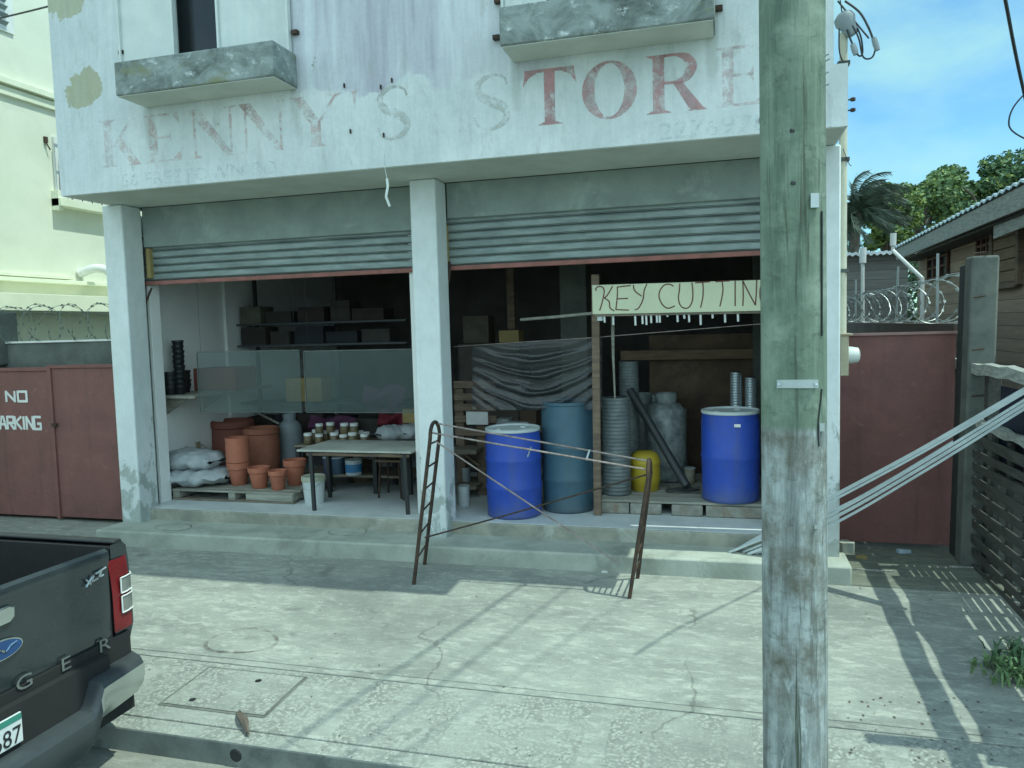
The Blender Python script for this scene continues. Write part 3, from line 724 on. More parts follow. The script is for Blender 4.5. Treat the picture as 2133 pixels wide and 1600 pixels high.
# window with grille
f = MB(); f.box(-10.02,-9.985,9.86,11.6,4.42,5.28); w = build(f, 'window', DARKIN, Yb)
f = MB()
for (a0,a1,c0,c1) in ((9.80,11.7,5.27,5.33),(9.80,9.88,4.40,5.27),(9.88,11.7,4.40,4.44)): f.box(-10,-9.96,a0,a1,c0,c1)
build(f, 'frame', WHITE, w)
f = MB(); yy = 9.84
f.tube([(-9.9,9.8,4.34),(-9.86,9.8,5.36)], .014, 6); f.tube([(-9.88,9.8,5.36),(-9.88,11.7,5.36)], .014, 6); f.tube([(-9.88,9.8,4.95),(-9.88,11.7,4.95)], .012, 6); f.tube([(-9.88,9.8,4.55),(-9.88,11.7,4.55)], .012, 6)
for i in range(8): f.tube([(-9.88,10.0+.2*i,4.34),(-9.88,10.0+.2*i,5.36)], .010, 6)
build(f, 'grille', RUST, w)
f = MB(); f.box(-10,-9.97,7.9,9.25,6.66,7.7); w = build(f, 'louvre_window', WHITE, Yb)
f = MB()
for i in range(9): f.obox((-9.95,8.5,6.76+i*.11), (.035,0,.028), (0,.62,0), (-.003,0,.004))
build(f, 'slat', GREYP, w)
f = MB(); f.tube(smooth_path([(-9.98,10.15,3.25),(-9.72,10.22,3.33),(-9.58,10.35,3.26),(-9.52,10.50,3.05),(-9.47,10.9,2.5),(-9.45,11.1,2.2)], 5), .07, 12); build(f, 'waste_pipe', WHITE, Yb)
f = MB(); f.tube([(-9.93,8.62,2.83),(-9.93,8.62,9)], .03, 8); build(f, 'downpipe', plain('pale_pipe', (.5,.58,.62), .6), Yb)
f = MB(); p = P(93,285,x=-9.99); f.box(-10,-9.96,p.y-.02,p.y+.03,p.z-.09,p.z); f.tube([(-9.97,p.y,p.z-.09),(-9.95,p.y+.05,p.z-.19)], .01, 6); build(f, 'wall_hook', RUST, Yb)

# overhead wires
w_ = MB(); w_.tube(smooth_path([P(-260,98,y=8), P(0,38,y=7.6), P(150,0,y=7.2), P(420,-78,y=6.6)], 5), .010, 6)
tag(build(w_, 'overhead_wire', WIRE), 'thin dark wire crossing the top left corner before the cream building', 'wire')
w_ = MB(); w_.tube(smooth_path([P(2076,-80,y=5.2), P(2094,0,y=5.6), P(2112,95,y=6.0), P(2130,180,y=6.4), P(2150,260,y=6.9), P(2200,420,y=8.5)], 5), .011, 6)
w_.tube(smooth_path([P(2132,198,y=6.45), P(2112,222,y=6.45), P(2102,248,y=6.45), P(2106,270,y=6.5), P(2135,289,y=6.6), P(2170,300,y=6.8)], 5), .006, 6)
tag(build(w_, 'service_cable', WIRE), 'black cable with a thin loop hanging in the sky at right', 'cable')

for k, (pa_, pb_, hh, lab) in enumerate((((1100,1200),(760,1425),6.6,'overhead line above the forecourt, the one nearest the shop'),((1180,1215),(900,1420),6.9,'overhead line above the forecourt, the middle one'),((1290,1240),(1010,1430),7.3,'overhead line above the forecourt, the one nearest the pole'))):
    ga, gb = PG(*pa_), PG(*pb_); sh = Vector((hh/2.006,0,hh)); d = (ga-gb).normalized()
    a, b = ga+sh+d*5, gb+sh-d*9; c_ = (a+b)/2+Vector((0,0,-.10))
    w_ = MB(); w_.tube(smooth_path([a, (a+c_)/2+Vector((0,0,-.03)), c_, (b+c_)/2+Vector((0,0,-.03)), b], 4), .015-.004*k, 6)
    tag(build(w_, 'overhead_line', WIRE), lab, 'wire', 'overhead lines above the forecourt')

# ------------------------------------------------------------------ left gate, wall, coil
G1 = thing('metal_gate', 'red oxide sheet gate lettered NO PARKING left of the shop', 'gate', (-8.3,7.42,0))
a = P(104,800,y=7.42).x
f = MB(); f.box(-9.6, a-.01, 7.43, 7.46, .04, 1.83); f.box(-9.6, a-.01, 7.41, 7.47, 1.83, 1.875); l1 = build(f, 'gate_leaf', GATE, G1, bevel=.004)
f = MB(); f.box(a+.03, -6.4, 7.41, 7.44, .05, 1.86); f.box(a, a+.05, 7.385, 7.45, .03, 1.90); f.box(a+.05, -6.4, 7.39, 7.45, 1.86, 1.90); build(f, 'gate_leaf', GATE, G1, bevel=.004)
f = MB(); p = P(114,885,y=7.38); f.box(p.x-.03,p.x+.03,7.36,7.39,p.z-.02,p.z+.02); build(f, 'latch', RUST, G1)
def block_text(s, x0, z0, h, w, gap, y):
    """hand-cut block capitals, one stroke per bar"""
    G = {'N': [((0,0),(0,1)),((0,1),(1,0)),((1,0),(1,1))], 'O': [((0,0),(0,1)),((0,1),(1,1)),((1,1),(1,0)),((1,0),(0,0))],
         'P': [((0,0),(0,1)),((0,1),(1,1)),((1,1),(1,.5)),((1,.5),(0,.5))], 'A': [((0,0),(.35,1)),((.35,1),(.65,1)),((.65,1),(1,0)),((.2,.38),(.8,.38))],
         'R': [((0,0),(0,1)),((0,1),(1,1)),((1,1),(1,.5)),((1,.5),(0,.5)),((.4,.5),(1,0))], 'K': [((0,0),(0,1)),((0,.5),(1,1)),((.2,.55),(1,0))],
         'I': [((.5,0),(.5,1))], 'G': [((1,1),(0,1)),((0,1),(0,0)),((0,0),(1,0)),((1,0),(1,.45)),((1,.45),(.55,.45))]}
    f = MB(); x = x0; k = 0
    for ch in s:
        ww = w*.35 if ch == 'I' else w
        for (a0,b0),(a1,b1) in G[ch]:
            k += 1
            q0 = Vector((x+a0*ww, y-.0003*(k%9), z0+b0*h)); q1 = Vector((x+a1*ww, y-.0003*(k%9), z0+b1*h)); d = (q1-q0).normalized()*.009
            f.bar(q0-d, q1+d, .003, .031, (d.z, 0, -d.x) if abs(d.x)+abs(d.z) > 0 else (0,0,1))
        x += ww+gap
    return f
q0, q1 = P(13,836,y=7.42), P(54,816,y=7.42)
build(block_text('NO', q0.x, q0.z, q1.z-q0.z, (q1.x-q0.x)*.42, (q1.x-q0.x)*.16, 7.425), 'lettering', WHITE, l1, smooth=0)
q0, q1 = P(0,893,y=7.42), P(82,869,y=7.42); wd = (q1.x-q0.x)/6.35
build(block_text('PARKING', q0.x-wd*1.22, q0.z, q1.z-q0.z, wd*.98, wd*.24, 7.425), 'lettering', WHITE, l1, smooth=0)
Wl = thing('boundary_wall', 'blackened concrete wall above the red NO PARKING gate', 'wall', (-8,7.65,0))
f = MB(); f.box(-9.6,-6.5,7.56,7.72,0,2.17); build(f, 'wall_body', DARKC, Wl, bevel=.01)
f = MB(); f.box(-9.6,-6.5,7.54,7.70,2.171,2.195); build(f, 'coping', WHITE, Wl)
f = MB(); f.box(-9.4,-8.62,7.40,7.74,1.9,2.56); f.box(-9.4,-9.3,7.40,7.56,0,1.9); build(f, 'wall_pier', DARKC, Wl, bevel=.03)
def coil(p0, p1, r, turns, wob=.03, barb=True, thick=.004):
    f = MB(); p0, p1 = Vector(p0), Vector(p1); ax = (p1-p0).normalized(); u = ax.cross(Vector((0,0,1))).normalized(); w = Vector((0,0,1))
    pts = []; N = turns*26
    rr = random.Random(5)
    ph = [rr.uniform(-.3,.3) for _ in range(turns+2)]
    for i in range(N+1):
        t = i/N; k = i/26; a = 2*math.pi*k; q = r*(1+.05*math.sin(k*2.7)+wob*math.sin(k*5.1))
        pts.append(p0+(p1-p0)*t+ax*(.16*math.sin(a*.5+ph[int(k)]*2))+u*q*math.cos(a)+w*(q*math.sin(a)))
    f.tube(pts, thick, 5)
    if barb:
        for i in range(0, N, 2):
            d = (pts[min(i+1,N)]-pts[i]).normalized(); n = d.cross(ax).normalized()
            f.add([pts[i]-d*.022+n*.011, pts[i]+d*.022+n*.011, pts[i]+d*.012-n*.011, pts[i]-d*.012-n*.011], [(0,1,2,3)])
    return f
tag(build(coil((-9.2,7.63,2.40),(-6.5,7.63,2.40), .23, 12, thick=.003), 'razor_wire', plain('dull_wire', (.22,.26,.24), .5, .4), fixn=False), 'coil of razor wire on the blackened wall beside the cream building', 'razor wire')

# ------------------------------------------------------------------ right gate, post, wall, coil
G2 = thing('metal_gate', 'plain red oxide sheet gate between the shop and the concrete post', 'gate', (1.55,7.93,0))
f = MB(); f.box(.95,2.05,7.92,7.95,.04,2.03); build(f, 'gate_leaf', GATE, G2, bevel=.004)
f = MB(); f.box(.95,2.07,7.90,7.96,2.031,2.055); build(f, 'top_edge', GATEL, G2)
Pc = thing('concrete_post', 'tall weathered concrete post right of the plain red gate', 'post', (2.10,7.50,0))
f = MB(); f.prism([(1.985,7.42,-.05),(2.20,7.42,-.05),(2.20,7.62,-.05),(1.985,7.62,-.05)], (0.05,0,2.75)); build(f, 'shaft', POSTC, Pc, bevel=.02)
f = MB()
for z in (2.72,2.35,1.9,1.5): f.tube([(2.05,7.415,z),(2.14,7.412,z+.01)], .006, 5)
build(f, 'tie_wire', RUST, Pc)
f = MB(); f.prism([(2.00,7.70,-.05),(2.07,7.70,-.05),(2.07,7.86,-.05),(2.00,7.86,-.05)], (.055,0,2.70)); tag(build(f, 'gate_post', plain('shade_dark_post', (.035,.04,.038), .9), bevel=.02), 'slim post behind the tall concrete post, coloured dark as the shaded gap', 'post')  # near black colour stands in for the shadowed gap beside the gate
Wr = thing('side_wall', 'dark red brown block wall running back under the razor wire', 'wall', (2.2,12,0))
f = MB(); f.box(2.08,2.24,8.1,24,0,2.12); build(f, 'wall_body', M('stained_block', (.14,.10,.085), (.09,.07,.06), 2.5), Wr)
f = MB()
for y, lean in ((9.0,0),(11.0,.02),(14.2,0)): f.tube([(2.15,y,2.05),(2.15+lean,y,2.85)], .014, 6)
build(f, 'wire_stake', GALV, Wr)
tag(build(coil((2.14,8.0,2.36),(2.14,17.5,2.36), .225, 25, thick=.004), 'razor_wire', plain('bright_wire', (.40,.45,.44), .4, .7), fixn=False), 'bright coil of razor wire running back beside the wooden house', 'razor wire')

# wooden house, x = 3.6
Hs = thing('wooden_house', 'unpainted dark board house with zinc roof behind the razor wire', 'house', (4,12,0))
HX = 3.6
a = P(1912,600,x=HX)
f = MB(); f.box(HX, HX+6, 7.0, a.y, -.1, 3.45); build(f, 'wall', SIDING, Hs)
e0, e1 = P(1866,513,x=HX-.45), P(2133,372,x=HX-.45)
d = (e1-e0).normalized()
f = MB(); far = e0-d*.1; near = e0+d*((e1-e0).length*1.35)
n = 40
rows = []
for j in range(2):
    rows.append([far+(near-far)*(i/(n*4))+Vector((4.0*j, 0, .22*j+.018*math.sin(2*math.pi*i/4))) for i in range(n*4+1)])
f.strip(rows); f.strip([[p+Vector((0,0,-.02)) for p in r] for r in rows]); f.strip([[rows[0][i] for i in range(n*4+1)], [rows[0][i]+Vector((0,0,-.03)) for i in range(n*4+1)]])
build(f, 'roof', ROOFM, Hs, smooth=60)
f = MB(); off = Vector((.03,0,-.05)); f.prism([far+off, near+off, near+off+Vector((0,0,-.27)), far+off+Vector((0,0,-.20))], (.04,0,0)); build(f, 'bargeboard', RAILW, Hs)
f = MB(); f.prism([far+Vector((.1,0,-.25)), near+Vector((.1,0,-.32)), near+Vector((.1,0,-.36)), far+Vector((.1,0,-.29))], (.40,0,0)); build(f, 'eave_boards', FENW, Hs)
# window hood with small roof, shutter, windows
a, b = P(2066,456,x=HX-.35), P(2160,408,x=HX-.35)
f = MB(); nn = 24
hr = [[a+(b-a)*(i/nn)+Vector((.36*j,0,.12*j+.014*math.sin(2*math.pi*i/4))) for i in range(nn+1)] for j in range(2)]
f.strip(hr); f.strip([hr[0], [p+Vector((0,0,-.025)) for p in hr[0]]]); build(f, 'window_hood', ROOFM, Hs, smooth=60)
f = MB(); f.prism([a+Vector((.02,0,-.03)), b+Vector((.02,0,-.03)), b+Vector((.02,0,-.27)), a+Vector((.02,.0,-.25))], (.03,0,0)); build(f, 'hood_board', RAILW, Hs)
a, b = P(2078,478,x=HX), P(2126,585,x=HX)
f = MB()
nb = 5
for i in range(nb):
    z0 = b.z+(a.z-b.z)*i/nb; f.box(HX-.05, HX-.02, b.y, a.y, z0+.006, b.z+(a.z-b.z)*(i+1)/nb-.006)
f.box(HX-.02, HX-.005, b.y, a.y, b.z, a.z)
build(f, 'shutter', M('tan_shutter_board', (.24,.17,.10), (.18,.125,.075), 3, st=(1,1,8)), Hs, bevel=.004)
f = MB(); f.box(HX-.07,HX,a.y,a.y+.12,b.z-.05,a.z+.05); f.box(HX-.07,HX,b.y-.1,b.y,b.z-.05,a.z+.05); f.box(HX-.07,HX,b.y,a.y,b.z-.08,b.z); build(f, 'shutter_frame', WOOD, Hs, bevel=.004)
for (u0,v0,u1,v1) in ((1938,522,1978,572),(2042,483,2074,522)):
    a, b = P(u0,v0,x=HX), P(u1,v1,x=HX)
    za, zb_ = max(a.z,b.z), min(a.z,b.z); ya, yb_ = max(a.y,b.y), min(a.y,b.y)
    f = MB(); f.box(HX-.02,HX-.006,yb_,ya,zb_,za); w = build(f, 'window', DARKIN, Hs)
    f = MB(); t = .05
    f.box(HX-.06,HX-.02,yb_-t,ya+t,za,za+t); f.box(HX-.06,HX-.02,yb_-t,ya+t,zb_-t,zb_)
    for k in range(4): y = yb_+(ya-yb_)*k/3; f.box(HX-.055,HX-.022,y-.025,y+.025,zb_,za)
    for k in range(1,3): z = zb_+(za-zb_)*k/3; f.box(HX-.05,HX-.024,yb_,ya,z-.018,z+.018)
    build(f, 'frame', M('red_brown_frame_%d' % u0, (.16,.085,.055), (.11,.06,.04), 4), w)
# white vent pipes by the house
Vp = thing('vent_pipe', 'white cranked vent pipe standing before the eave of the wooden house', 'pipe', (2.3,13,0))
f = MB(); f.tube([P(1861,488,y=12.2), P(1860,522,y=12.2), P(1921,580,y=11.6), P(1921,640,y=11.6), P(1921,720,y=11.6)], .028, 8); f.tube([P(1861,486,y=12.2), P(1860,512,y=12.2)], .042, 10); build(f, 'pipe', WHITE, Vp)
f = MB(); f.tube([P(1797,700,y=14.5), P(1797,545,y=14.5)], .03, 8); f.tube([P(1797,548,y=14.5), P(1798,516,y=14.5)], .055, 10); tag(build(f, 'vent_pipe', WHITE), 'straight white vent pipe with capped top before the grey board shed', 'pipe')
Sh = thing('board_shed', 'grey board shed with zinc roof edge behind the razor wire', 'shed', (2.6,19,0))
a, b = P(1735,533,y=18), P(1892,531,y=18)
f = MB(); f.box(a.x, b.x, 18, 22, 0, a.z); build(f, 'wall', SHEDW, Sh)
f = MB(); N = 60
f.strip([[(a.x-.1+(b.x-a.x+.35)*i/N, 17.7+5*j, a.z+.02+.1*j+.022*math.sin(i*1.6)) for i in range(N+1)] for j in range(2)])
f.strip([[(a.x-.1+(b.x-a.x+.35)*i/N, 17.7, a.z+.02-.06*j+.022*math.sin(i*1.6)) for i in range(N+1)] for j in range(2)]); build(f, 'roof', ROOFM, Sh, smooth=60)

# ------------------------------------------------------------------ board fence on the right
Fn = thing('board_fence', 'black weathered slatted fence with bleached top rail at the right edge', 'fence', (2.1,5.5,gz(5.5)))
f = MB()
rr = random.Random(3)
def rail(z0, y0, y1, w, h):
    f = MB(); n = 24
    pts = [(y0+(y1-y0)*i/n) for i in range(n+1)]
    rows = []
    for (dx, dz) in ((-w/2,0),(-w/2,h),(w/2,h),(w/2,0),(-w/2,0)):
        rows.append([(2.1+dx+.006*math.sin(y*9+dz), y, z0+dz+.008*math.sin(y*13+dx*30)+.006*math.sin(y*31)) for y in pts])
    f.strip(rows); f.add([r[0] for r in rows[:4]], [(0,1,2,3)]); f.add([r[-1] for r in rows[:4]], [(3,2,1,0)]); return f
build(rail(1.70, 3.9, 8.15, .11, .09), 'top_rail', RAILW, Fn, smooth=50)
build(rail(1.24, 3.9, 7.35, .07, .06), 'mid_rail', RAILW, Fn, smooth=50)
for y in (4.45, 5.95, 7.28):
    f = MB(); f.box(2.12,2.22,y-.05,y+.05,-.2,2.7 if y < 5 else 1.70); build(f, 'post', FENW, Fn, bevel=.006)
f = MB()
z = gz(5)+.06; i = 0
while z < 1.2:
    h = rr.uniform(.060,.085); t = rr.uniform(-.012,.012)
    for (ya, yb) in ((3.9,5.4),(5.4,7.42)):
        tt = t+rr.uniform(-.02,.02); sag = rr.uniform(-.01,.01)
        f.obox((2.075+rr.uniform(-.008,.008), (ya+yb)/2, z+h/2+sag), (.009,0,0), (0,(yb-ya)/2-.005,tt), (0,0,h/2))
    z += h+rr.uniform(.034,.06); i += 1
build(f, 'slat', FENW, Fn, bevel=.003)
f = MB()
for y in (4.0,4.7,5.2,5.6,6.25,6.6,6.95): f.box(2.09,2.125,y,y+.07,gz(y),1.22)
build(f, 'batten', FENW, Fn, bevel=.003)
tp = MB(); rows = []
for i in range(15):
    y = 4.3+2.75*i/14; rows.append([(2.16+.02*math.sin(y*7)+.015*math.sin(y*3+j), y, .9+.72*j/6) for j in range(7)])
tp.strip(rows); tag(build(tp, 'tarpaulin', NAVY), 'navy tarpaulin hung behind the gap under the bleached fence rail', 'tarpaulin')
# foliage glimpsed behind the fence and weeds before it
def leafy(n, c, r, size, seed, flat=1.0, droop=.3):
    rr = random.Random(seed); f = MB()
    for _ in range(n):
        while True:
            p = Vector((rr.uniform(-1,1), rr.uniform(-1,1), rr.uniform(-1,1)))
            if p.length < 1: break
        q = Vector(c)+Vector((p.x*r[0], p.y*r[1], p.z*r[2]))
        d = Vector((rr.gauss(0,1), rr.gauss(0,1), rr.gauss(0,.5)-droop)).normalized(); s_ = size*rr.uniform(.6,1.3)
        n_ = d.cross(Vector((rr.gauss(0,1), rr.gauss(0,1), rr.gauss(0,1)))).normalized()*s_*.32
        f.add([q, q+d*s_*.5+n_, q+d*s_, q+d*s_*.5-n_], [(0,1,2,3)])
    return f
def weed(c, h, n, seed, spread=.18):
    rr = random.Random(seed); f = MB(); c = Vector(c)
    for _ in range(n):
        a = rr.uniform(0, 6.28); L = h*rr.uniform(.5,1.1); b = c+Vector((rr.gauss(0,spread*.45), rr.gauss(0,spread*.45), 0)); out = Vector((math.cos(a), math.sin(a), 0))
        p1 = b+out*L*.25+Vector((0,0,L*.6)); p2 = b+out*L*.7+Vector((0,0,L*rr.uniform(.5,.9))); s_ = Vector((-out.y,out.x,0))*rr.uniform(.006,.014)
        f.add([b-s_*.5, b+s_*.5, p1+s_, p1-s_], [(0,1,2,3)]); f.add([p1-s_, p1+s_, p2], [(0,1,2)])
    return f
p = PG(2104,1412)
tag(build(weed((p.x,p.y,p.z), .11, 140, 4, .2), 'weed_clump', LEAFM[1], fixn=False), 'green weed clump at the foot of the slatted fence, near the right edge', 'weeds')
p = PG(2128,1395); tag(build(weed((p.x+.05,p.y+.1,p.z), .15, 110, 5, .18), 'weed_clump', LEAFM[2], fixn=False), 'darker taller weed clump close against the slatted fence', 'weeds')
Bh = thing('shrub', 'sunlit shrub showing through the gaps of the slatted fence', 'shrub', (2.75,6.3,0))
build(leafy(900, (2.75,6.2,.45), (.35,1.1,.5), .12, 8), 'foliage', LEAFM[0], Bh, fixn=False)
f = MB()
for i in range(5): f.tube([(2.75,5.6+.3*i,-.2),(2.72,5.6+.3*i,.5)], .01, 5)
build(f, 'stem', BARK, Bh)

# ------------------------------------------------------------------ trees behind
def tree(base, top, crown_c, crown_r, n, mats, seed, label, size, name='leafy_tree'):
    rr = random.Random(seed)
    T_ = thing(name, label, 'tree', base, None)
    f = MB(); b = Vector(base); c = Vector(crown_c)
    f.tube(smooth_path([b, b+(c-b)*.4+Vector((rr.uniform(-.3,.3),0,0)), c], 4), [.22-.018*i for i in range(9)], 8)
    cl = []
    for i in range(18):
        a = rr.uniform(0,6.28); e = rr.uniform(-.5,1)
        q = c+Vector((math.cos(a)*crown_r[0]*rr.uniform(.35,.85), math.sin(a)*crown_r[1]*rr.uniform(.35,.85), e*crown_r[2]*.8)); cl.append((q, rr.uniform(.20,.36)))
        f.tube([b+(c-b)*rr.uniform(.55,.95), (q+c)/2+Vector((0,0,-.1)), q], [.07,.045,.02], 6)
    build(f, 'trunk', BARK, T_)
    g = MB()
    for k in range(int(n*2.2)):
        q, s_ = rr.choice(cl)
        while True:
            p = Vector((rr.uniform(-1,1), rr.uniform(-1,1), rr.uniform(-1,1)))
            if .25 < p.length < 1: break
        p = q+Vector((p.x*crown_r[0]*s_, p.y*crown_r[1]*s_, p.z*crown_r[2]*s_*.8))
        d = Vector((rr.gauss(.5,1), rr.gauss(0,1), rr.gauss(-.1,.6))).normalized(); L = size*rr.uniform(.6,1.4)
        w = d.cross(Vector((rr.gauss(0,1), rr.gauss(0,1), rr.gauss(0,1)))).normalized()*L*.3
        g.add([p-d*L*.5, p+w, p+d*L*.5, p-w], [(0,1,2,3)], rr.choices(range(len(mats)), [5,2,1][:len(mats)])[0])
    build(g, 'crown', mats, T_, fixn=False)
def tp_(u, v, y): return P(u, v, y=y)
Y1 = 26
c = tp_(1850,470,Y1); tree((c.x,Y1,0), 0, c, (.95,1.1,1.25), 2600, [LEAFM[0],LEAFM[1],LEAFM[2]], 1, 'yellow green leafy tree beside the palm above the grey shed', .15)
Y2 = 31
c = tp_(1905,462,Y2); tree((c.x,Y2,0), 0, c, (1.9,1.8,1.75), 4200, [LEAFM[1],LEAFM[0],LEAFM[2]], 2, 'mid green rounded tree between the palm and the house roof', .17)
Y3 = 36
c = tp_(1985,452,Y3); tree((c.x,Y3,0), 0, c, (2.2,2,1.5), 3600, [LEAFM[1],LEAFM[2],LEAFM[0]], 3, 'lower green tree behind the middle of the house roof', .18)
Y4 = 33
c = tp_(2075,436,Y4); tree((c.x,Y4,0), 0, c, (2.5,2.2,1.9), 5200, [LEAFM[2],LEAFM[1],LEAFM[0]], 4, 'tall dark green tree rising over the house roof', .18)
c = tp_(2152,412,Y4+3); tree((c.x,Y4+3,0), 0, c, (2.3,2.2,2.2), 4200, [LEAFM[2],LEAFM[1],LEAFM[0]], 6, 'tallest dark green tree at the right edge of the sky', .18)
c = P(1903,590,y=21)
Sb = thing('shrub', 'dark green shrub filling the gap between the shed and the house', 'shrub', (c.x,21,0))
build(leafy(1500, (c.x,21.3,2.2), (.7,.8,1.9), .16, 31), 'foliage', LEAFM[2], Sb, fixn=False)
f = MB(); f.tube([(c.x,21.3,0),(c.x+.05,21.3,2.4)], .05, 6); build(f, 'stem', BARK, Sb)
# palm bent by the wind
Yp = 23
base = tp_(1776,640,Yp); base.z = 0; topp = tp_(1787,440,Yp)
Pm = thing('palm_tree', 'dark palm with fronds blown to the right against the sky', 'palm', base)
f = MB(); f.tube(smooth_path([base, (base+topp)/2+Vector((-.15,0,0)), topp], 5), [.2-.008*i for i in range(11)], 8); build(f, 'trunk', BARK, Pm)
g = MB(); rr = random.Random(12)
for i in range(46):
    a = rr.uniform(0,6.28); el = rr.uniform(-.3,1.4); L = rr.uniform(1.0,1.65)
    d = Vector((math.cos(a)*math.cos(el)*.7, math.sin(a)*math.cos(el)*.7, math.sin(el)))
    q = topp.copy(); pts = [q.copy()]
    for k in range(9):
        d = (d+Vector((.17,0,-.10-.02*k))).normalized(); q = q+d*L/9; pts.append(q.copy())
    g.tube(pts, .012, 4)
    for k in range(1,10):
        dd = (pts[k]-pts[k-1]).normalized(); s_ = dd.cross(Vector((rr.gauss(0,.4), 1, rr.gauss(0,.4)))).normalized()
        for sg in (-1,1):
            for j in range(3):
                o_ = pts[k-1]+(pts[k]-pts[k-1])*(j/3); l_ = .5*(1-.06*k)*rr.uniform(.7,1.1)
                tip = o_+(s_*sg*.55+dd*.55+Vector((.35,0,-.35))).normalized()*l_
                g.add([o_-dd*.03, o_+dd*.03, tip], [(0,1,2)])
build(g, 'crown', PALMM, Pm, fixn=False)

# ------------------------------------------------------------------ utility pole
pb = PG(1655,1640); PY = 3.43; PX = P(1655,1200,y=PY).x
Up = thing('utility_pole', 'thick round wooden utility pole, green above and grey below, nearest the camera', 'pole', (PX,PY,gz(PY)))
ra = .5*(P(1724,1200,y=PY).x-P(1588,1200,y=PY).x)*.985
f = MB(); n = 48; rows = []; rr = random.Random(2)
for i in range(61):
    z = -.3+9.3*i/60; ring = []
    for k in range(n+1):
        a = 2*math.pi*(k % n)/n; q = ra*(1.03-.012*z/1.0)*(1+.006*noise.noise(Vector((math.cos(a)*3,math.sin(a)*3,z*1.2)))+.012*noise.noise(Vector((math.cos(a)*9,math.sin(a)*9,z*.5))))
        ring.append((PX+q*math.cos(a)-.004*(z-1), PY+q*math.sin(a), z))
    rows.append(ring)
f.strip(rows); build(f, 'shaft', POLE, Up, smooth=60)
def on_pole(u, v, out=.0):
    d = ray(u, v); o = Vector((0,0,GZ)); a = d.x**2+d.y**2; bb = -2*(d.x*PX+d.y*PY); r_ = ra+out; c_ = PX**2+PY**2-r_*r_
    disc = max(0, bb*bb-4*a*c_)
    t = (-bb-math.sqrt(disc))/(2*a); return o+d*t
f = MB(); row = [on_pole(1618+87*i/10, 800+.0*i, .006) for i in range(11)]
f.strip([[q+Vector((0,0,-.017)) for q in row], [q+Vector((0,0,.017)) for q in row]]); f.strip([[q+Vector((0,0,.017)) for q in row], [q+Vector((0,.012,.017)) for q in row]])
for u in (1622,1700):
    q = on_pole(u,800,.01); f.lathe([(.009,-.004),(.006,.004),(0,.005)], q, 8)
build(f, 'name_band', ZINC, Up)
f = MB()
for u, v in ((1652,381),(1650,272)): f.lathe([(.010,-.008),(.011,0),(.008,.006),(0,.007)], on_pole(u,v,-.004), 10)
build(f, 'knot', BLACK, Up)
f = MB(); q = on_pole(1698,418,.006); f.obox(q, (.016,.004,0), (.002,.01,0), (0,0,.028)); q = on_pole(1713,890,.006); f.obox(q, (.010,.004,0), (.002,.008,0), (0,0,.016)); q = on_pole(1700,1098,.004); f.obox(q, (.006,.003,0), (.002,.006,0), (0,0,.006))
build(f, 'metal_tag', ZINC, Up)
f = MB(); f.tube([on_pole(1712,v,-.001) for v in range(440,720,20)], .004, 5); f.tube([on_pole(1708+4*math.sin(v/30),v,.001) for v in range(810,950,20)], .003, 5); build(f, 'split', BLACK, Up)
f = MB()
for u, v in ((1716,118),(1718,128),(1716,155),(1716,180)): q = on_pole(u,v,0); f.tube([q, q+Vector((.018,-.012,.004))], .003, 5)
build(f, 'staple', ZINC, Up)

# ------------------------------------------------------------------ bundle of galvanised channels leaning on the fence
bars = [ # low end, middle (pixel on y 6.75), far end (pixel), width, label
 ((.06,6.98,.175), (1728,1034), (2133,806), .046, 'topmost thin galvanised strip of the bundle leaning on the fence'),
 ((.10,7.03,.180), (1728,1043), (2133,815), .034, 'second thin galvanised strip, just under the topmost of the leaning bundle'),
 ((.14,6.96,.172), (1728,1070), (2133,830), .034, 'middle galvanised strip of the leaning bundle'),
 ((.18,6.92,.172), (1728,1079), (2133,838), .044, 'second lowest galvanised strip of the leaning bundle, bright on its edge'),
 ((.24,6.94,.172), (1728,1092), (2133,848), .036, 'lowest galvanised strip of the leaning bundle, darker underneath'),
 ((.02,6.93,.172), (1728,1064), (1984,918), .030, 'short galvanised strip ending halfway up the leaning bundle')]
for lo, mid_, hi, w_, tx in bars:
    yh = 6.30 if hi[0] > 2100 else 6.46
    a, c_, b = Vector(lo), P(*mid_, y=6.76), P(*hi, y=yh)
    if hi[0] > 2100: b = b+(b-c_)*.012
    pts = smooth_path([a, c_, (c_+b)/2+Vector((0,0,-.018)), b], 6)
    f = MB(); d = (b-a).normalized(); sd = d.cross(Vector((0,0,1))).normalized(); up_ = sd.cross(d); h_ = w_*.55; t = .003
    sec_ = [(-w_/2,-h_),(-w_/2,0),(w_/2,0),(w_/2,-h_),(w_/2-t,-h_),(w_/2-t,-t),(-w_/2+t,-t),(-w_/2+t,-h_),(-w_/2,-h_)]
    f.strip([[p+sd*x+up_*z for x, z in sec_] for p in pts])
    tag(build(f, 'steel_channel', GALV, smooth=30), tx, 'steel channel', 'galvanised strips leaning on the fence')

